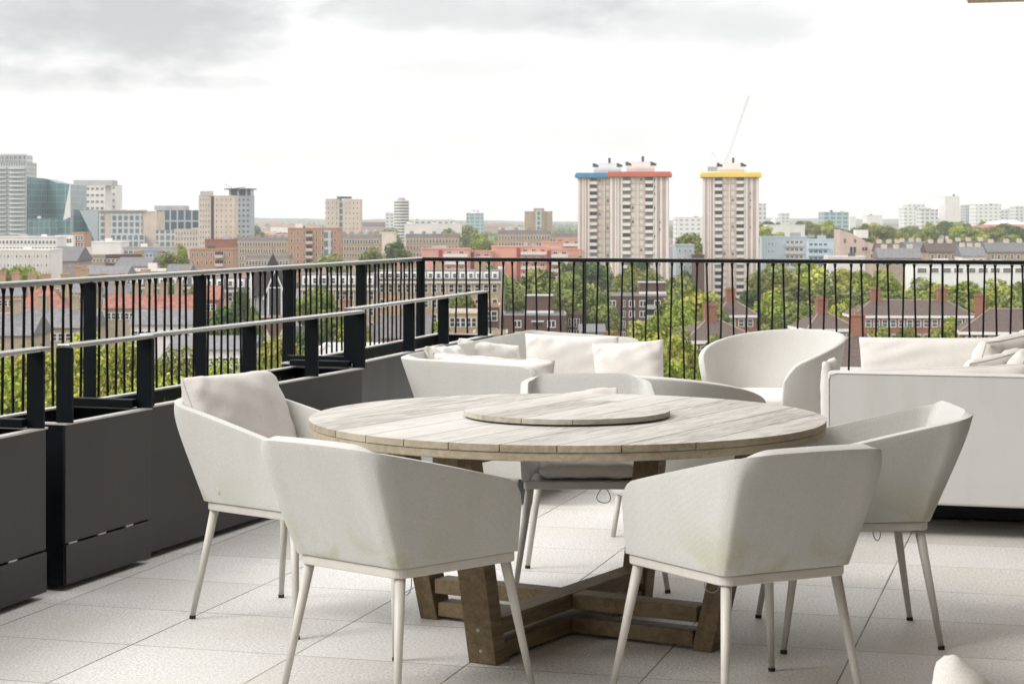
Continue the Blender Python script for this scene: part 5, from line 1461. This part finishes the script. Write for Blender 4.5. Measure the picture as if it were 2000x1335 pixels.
bld('blue grey plain block between the red and yellow towers', 1320, 1356, 480, 700, 14, mat_plain('pale_blue_grey', (.36, .40, .42), .8, .1, .3), cols=3, rows=8, ww=.7, wh=.9, vis=2.9, name='apartment_block', cat='apartment block')
bld('low purple brown block between the red and yellow towers', 1356, 1376, 500, 690, 10, BROWNB, name='low_building', cat='building')
# --- dark roofed houses in the right distance
for i, (pl, pr, yt, D, w_, rf) in enumerate(((1716, 1770, 492, 720, ORANB, BROWNR), (1755, 1812, 489, 740, BUFFG, SLATE), (1812, 1870, 492, 720, BUFFG, BROWNR), (1865, 1935, 488, 730, BROWNB, BROWNR), (1930, 2010, 492, 700, BUFFG, SLATE), (1718, 1800, 504, 660, BUFFG, SLATE2), (1880, 1925, 500, 690, CREAM, SLATE2))):
    lbs = ('orange brick gabled house at the left end of the dark roofed row', 'dark slate roofed house second in the row beyond the wooded band', 'brown roofed house in the middle of the row beyond the wooded band', 'brown brick house with chimneys right of the middle of the dark roofed row',
           'grey roofed house with white dormers at the right end of the dark roofed row', 'long low grey roof in front of the left end of the dark roofed row', 'cream gable in front of the dark roofed row')
    t, W, top = bld(lbs[i], pl, pr, yt, D, 12, w_, roof='gable', roofm=rf, rh=3.4, cols=max(3, int((pr - pl) / 12)), rows=1, chim=3, chm=CREAM, chh=.5, name='terraced_house', cat='house', group='dark roofed houses beyond the wooded band')
bld('cream house with red windows at the right edge above the white building', 1962, 2010, 476, 800, 10, CREAM, cols=4, rows=1, ww=1.4, wh=1.4, name='terraced_house', cat='house')
t, W, top = bld('long low white flat roofed building with dark windows above the wooded band', 1786, 2030, 517, 600, 14, WHITE, cols=10, rows=1, ww=3.0, wh=1.5, vis=3.6, gl=GLASSD, name='low_building', cat='building')

# --- red brick hipped blocks on the right
def hipblock(lb, pl, pr, ye, yr, D, depth, yaw=0, chim=2, cols=8, rows=2, band=True):
    rh = (ye - yr) * D / F
    t, W, top = bld(lb, pl, pr, ye, D, depth, REDB, yaw=yaw, roof='hip', roofm=BROWNR, rh=rh, cols=cols, rows=rows, ww=1.3, wh=1.7, vis=3.2, chim=0, eave=WHITE, name='brick_house', cat='apartment block', gl=GLASS, group='red brick blocks with hipped brown roofs')
    for k in range(chim):
        x = -W / 2 + W * (k + .5) / chim + (W * .03 if k else -W * .03)
        m = MB(); m.box(x - 1.0, x + 1.0, depth / 2 - .7, depth / 2 + .7, top + rh * .5, top + rh + 2.3); m.box(x - 1.1, x + 1.1, depth / 2 - .8, depth / 2 + .8, top + rh + 2.3, top + rh + 2.55)
        for q_ in range(4): m.cone((x - .7 + q_ * .47, depth / 2, top + rh + 2.5), (x - .7 + q_ * .47, depth / 2, top + rh + 2.95), .17, .13, 6)
        m.build('chimney', REDB, t)
    # hip ridge tiles
    qv = min(W, depth) * .42; e = .45; m = MB()
    A0 = Vector((-W / 2 + qv, depth / 2, top + rh)); A1 = Vector((W / 2 - qv, depth / 2, top + rh))
    m.cone(A0, A1, .16, .16, 5); m.cone(A0, (-W / 2 - e, -e, top), .14, .14, 5); m.cone(A1, (W / 2 + e, -e, top), .14, .14, 5)
    m.build('ridge_tile', mat_plain('ridge_clay', (.30, .23, .19), .8, .1), t)
    return t
hipblock('long red brick block with two tall chimneys in front of the wooded band', 1668, 1902, 616, 588, 430, 12, 0, 2, 14, 2)
hipblock('red brick block with one chimney left of the long one, behind the lounge chair', 1578, 1672, 642, 612, 370, 12, 8, 1, 6, 1)
hipblock('red brick block at the right edge with two chimneys', 1880, 2060, 648, 606, 360, 13, -10, 2, 8, 1)
hipblock('red brick block in front of the yellow-edged tower', 1400, 1478, 615, 588, 430, 11, 6, 1, 4, 1)
hipblock('nearest red brick block, left of the lounge chair', 1338, 1490, 664, 628, 330, 13, 12, 1, 7, 3)
hipblock('red brick block with a broad brown roof behind the lounge chair', 1600, 1745, 716, 655, 270, 14, -14, 1, 6, 2)

# --- infill houses so that the city carries on between the landmarks
FILL = []
rf = random.Random(21)
WALLS = [(BUFF, 'buff brick'), (BUFFG, 'grey buff brick'), (CREAM, 'cream rendered'), (WALLW, 'white rendered'), (ORANB, 'orange brown brick'), (BROWNB, 'brown brick'), (GREYW, 'grey'), (BEIGE, 'beige')]
ROOFS = [(SLATE, 'slate'), (SLATE2, 'pale grey'), (BROWNR, 'brown'), (CLAYR, 'red')]
def infill(n, d0, d1, x0, x1, hmin, hmax, wmin, wmax):
    for i in range(n):
        D = math.exp(rf.uniform(math.log(d0), math.log(d1))); px = rf.uniform(x0, x1); W = rf.uniform(wmin, wmax); h = rf.uniform(hmin, hmax)
        wl, wn = rf.choice(WALLS); rl, rn = rf.choice(ROOFS); flat = rf.random() < .4
        wp = W * F / D; yt = HZ + (EYE - G - h) * F / D
        if any(abs(px - b[1]) < 30 and abs(D - b[3]) < 25 and D < 1200 for b in BUILD): continue
        c = max(2, int(W / 5)); r_ = 2 if D < 1400 else 1
        if D > 1800: c = r_ = 0
        t, _, _ = bld('', px - wp / 2, px + wp / 2, yt, D, rf.uniform(9, 16), wl, yaw=rf.uniform(-25, 25), roof='flat' if flat else rf.choice(('gable', 'hip')), roofm=rl, rh=rf.uniform(2, 3.4), cols=c, rows=r_, ww=1.3, wh=1.5,
                      chim=0 if (flat or D > 1500) else rf.choice((0, 1, 2)), name='townhouse', cat='house', group='small houses filling the city between the landmarks')
        FILL.append((t, px, yt, D, ('flat roofed %s building' % wn) if flat else ('%s house with %s roof' % (wn, rn))))
infill(34, 470, 760, -20, 1000, 9, 14, 12, 26)
infill(70, 760, 1400, -20, 1130, 9, 15, 12, 30)
infill(30, 520, 760, 90, 520, 7, 12, 9, 18)
infill(14, 760, 1000, 1500, 2020, 7, 10, 14, 28)
infill(70, 1400, 3200, -20, 2020, 9, 20, 24, 70)
infill(44, 3200, 6500, -20, 2020, 12, 30, 40, 110)

# labels for trees and infill houses: landmark relation, then order from the left
LM = [(50, 1400, 'the balcony tower'), (165, 1400, 'the white office block'), (250, 1100, 'the glass grid office'), (340, 1200, 'the dark blue-grey office'), (425, 1000, 'the beige tower pair'), (467, 1080, 'the teal tower'),
      (533, 320, 'the church tower'), (612, 820, 'the balconied brown block'), (670, 1080, 'the lone beige tower'), (784, 2000, 'the white round tower'), (860, 760, 'the pink estate'), (1000, 780, 'the salmon block'), (1052, 1450, 'the stepped brick tower'),
      (1170, 770, 'the blue-edged tower'), (1250, 743, 'the red-edged tower'), (1428, 780, 'the yellow-edged tower'), (1535, 800, 'the pale blue block'), (1680, 780, 'the sloping beige block'), (1630, 1900, 'the teal office'), (1800, 2100, 'the set back office'),
      (1860, 2100, 'the tall plain tower'), (1930, 2000, 'the broad pale office'), (1785, 430, 'the long red brick block'), (1060, 470, 'the lift tower flats'), (1240, 520, 'the balcony stack flats'), (1965, 1700, 'the arena'), (330, 430, 'the red tiled terrace'), (78, 420, 'the red hipped roof')]
def rel(px, D):
    b = min(LM, key=lambda l: abs(l[0] - px) + 60 * abs(math.log(l[1] / D)))
    if D > b[1] * 1.12: w_ = 'beyond'
    elif D < b[1] * .88: w_ = 'in front of'
    else: w_ = 'left of' if px < b[0] else 'right of'
    return w_ + ' ' + b[2]
def order(items):
    g = {}
    for o, px, base in items: g.setdefault(base, []).append((px, o))
    W_ = ['first', 'second', 'third', 'fourth', 'fifth', 'sixth', 'seventh', 'eighth', 'ninth', 'tenth', 'eleventh', 'twelfth', 'thirteenth', 'fourteenth', 'fifteenth', 'sixteenth', 'seventeenth', 'eighteenth', 'nineteenth', 'twentieth']
    for base, l in g.items():
        l.sort(key=lambda a: a[0])
        for k, (px, o) in enumerate(l):
            o['label'] = base if len(l) == 1 else base + ', ' + ('leftmost' if k == 0 else 'rightmost' if k == len(l) - 1 else W_[k] + ' from left')
order([(t, px, '%s %stree %s' % (('large' if wp > 85 else 'small' if wp < 45 else 'broad'), nm + ' ', rel(px, D))) for t, px, yt, D, wp, nm in TREES])
order([(t, px, 'small %s %s' % (nm, rel(px, D))) for t, px, yt, D, nm in FILL])

# ------------------------------------------------------------------ haze
hz = MB().box(-5400, 5400, -900, 9900, G - 2.2, 260).build('haze', None)
hz.data.materials.clear()
hm = bpy.data.materials.new('haze'); hm.use_nodes = True; hn = hm.node_tree; hn.nodes.clear()
pv = hn.nodes.new('ShaderNodeVolumePrincipled'); pv.inputs['Color'].default_value = (.99, .99, .99, 1); pv.inputs['Density'].default_value = .00010; pv.inputs['Anisotropy'].default_value = .2
oo = hn.nodes.new('ShaderNodeOutputMaterial'); hn.links.new(pv.outputs[0], oo.inputs['Volume'])
hz.data.materials.append(hm); tag(hz, 'thin pale haze over the distant city', 'haze', kind='stuff')
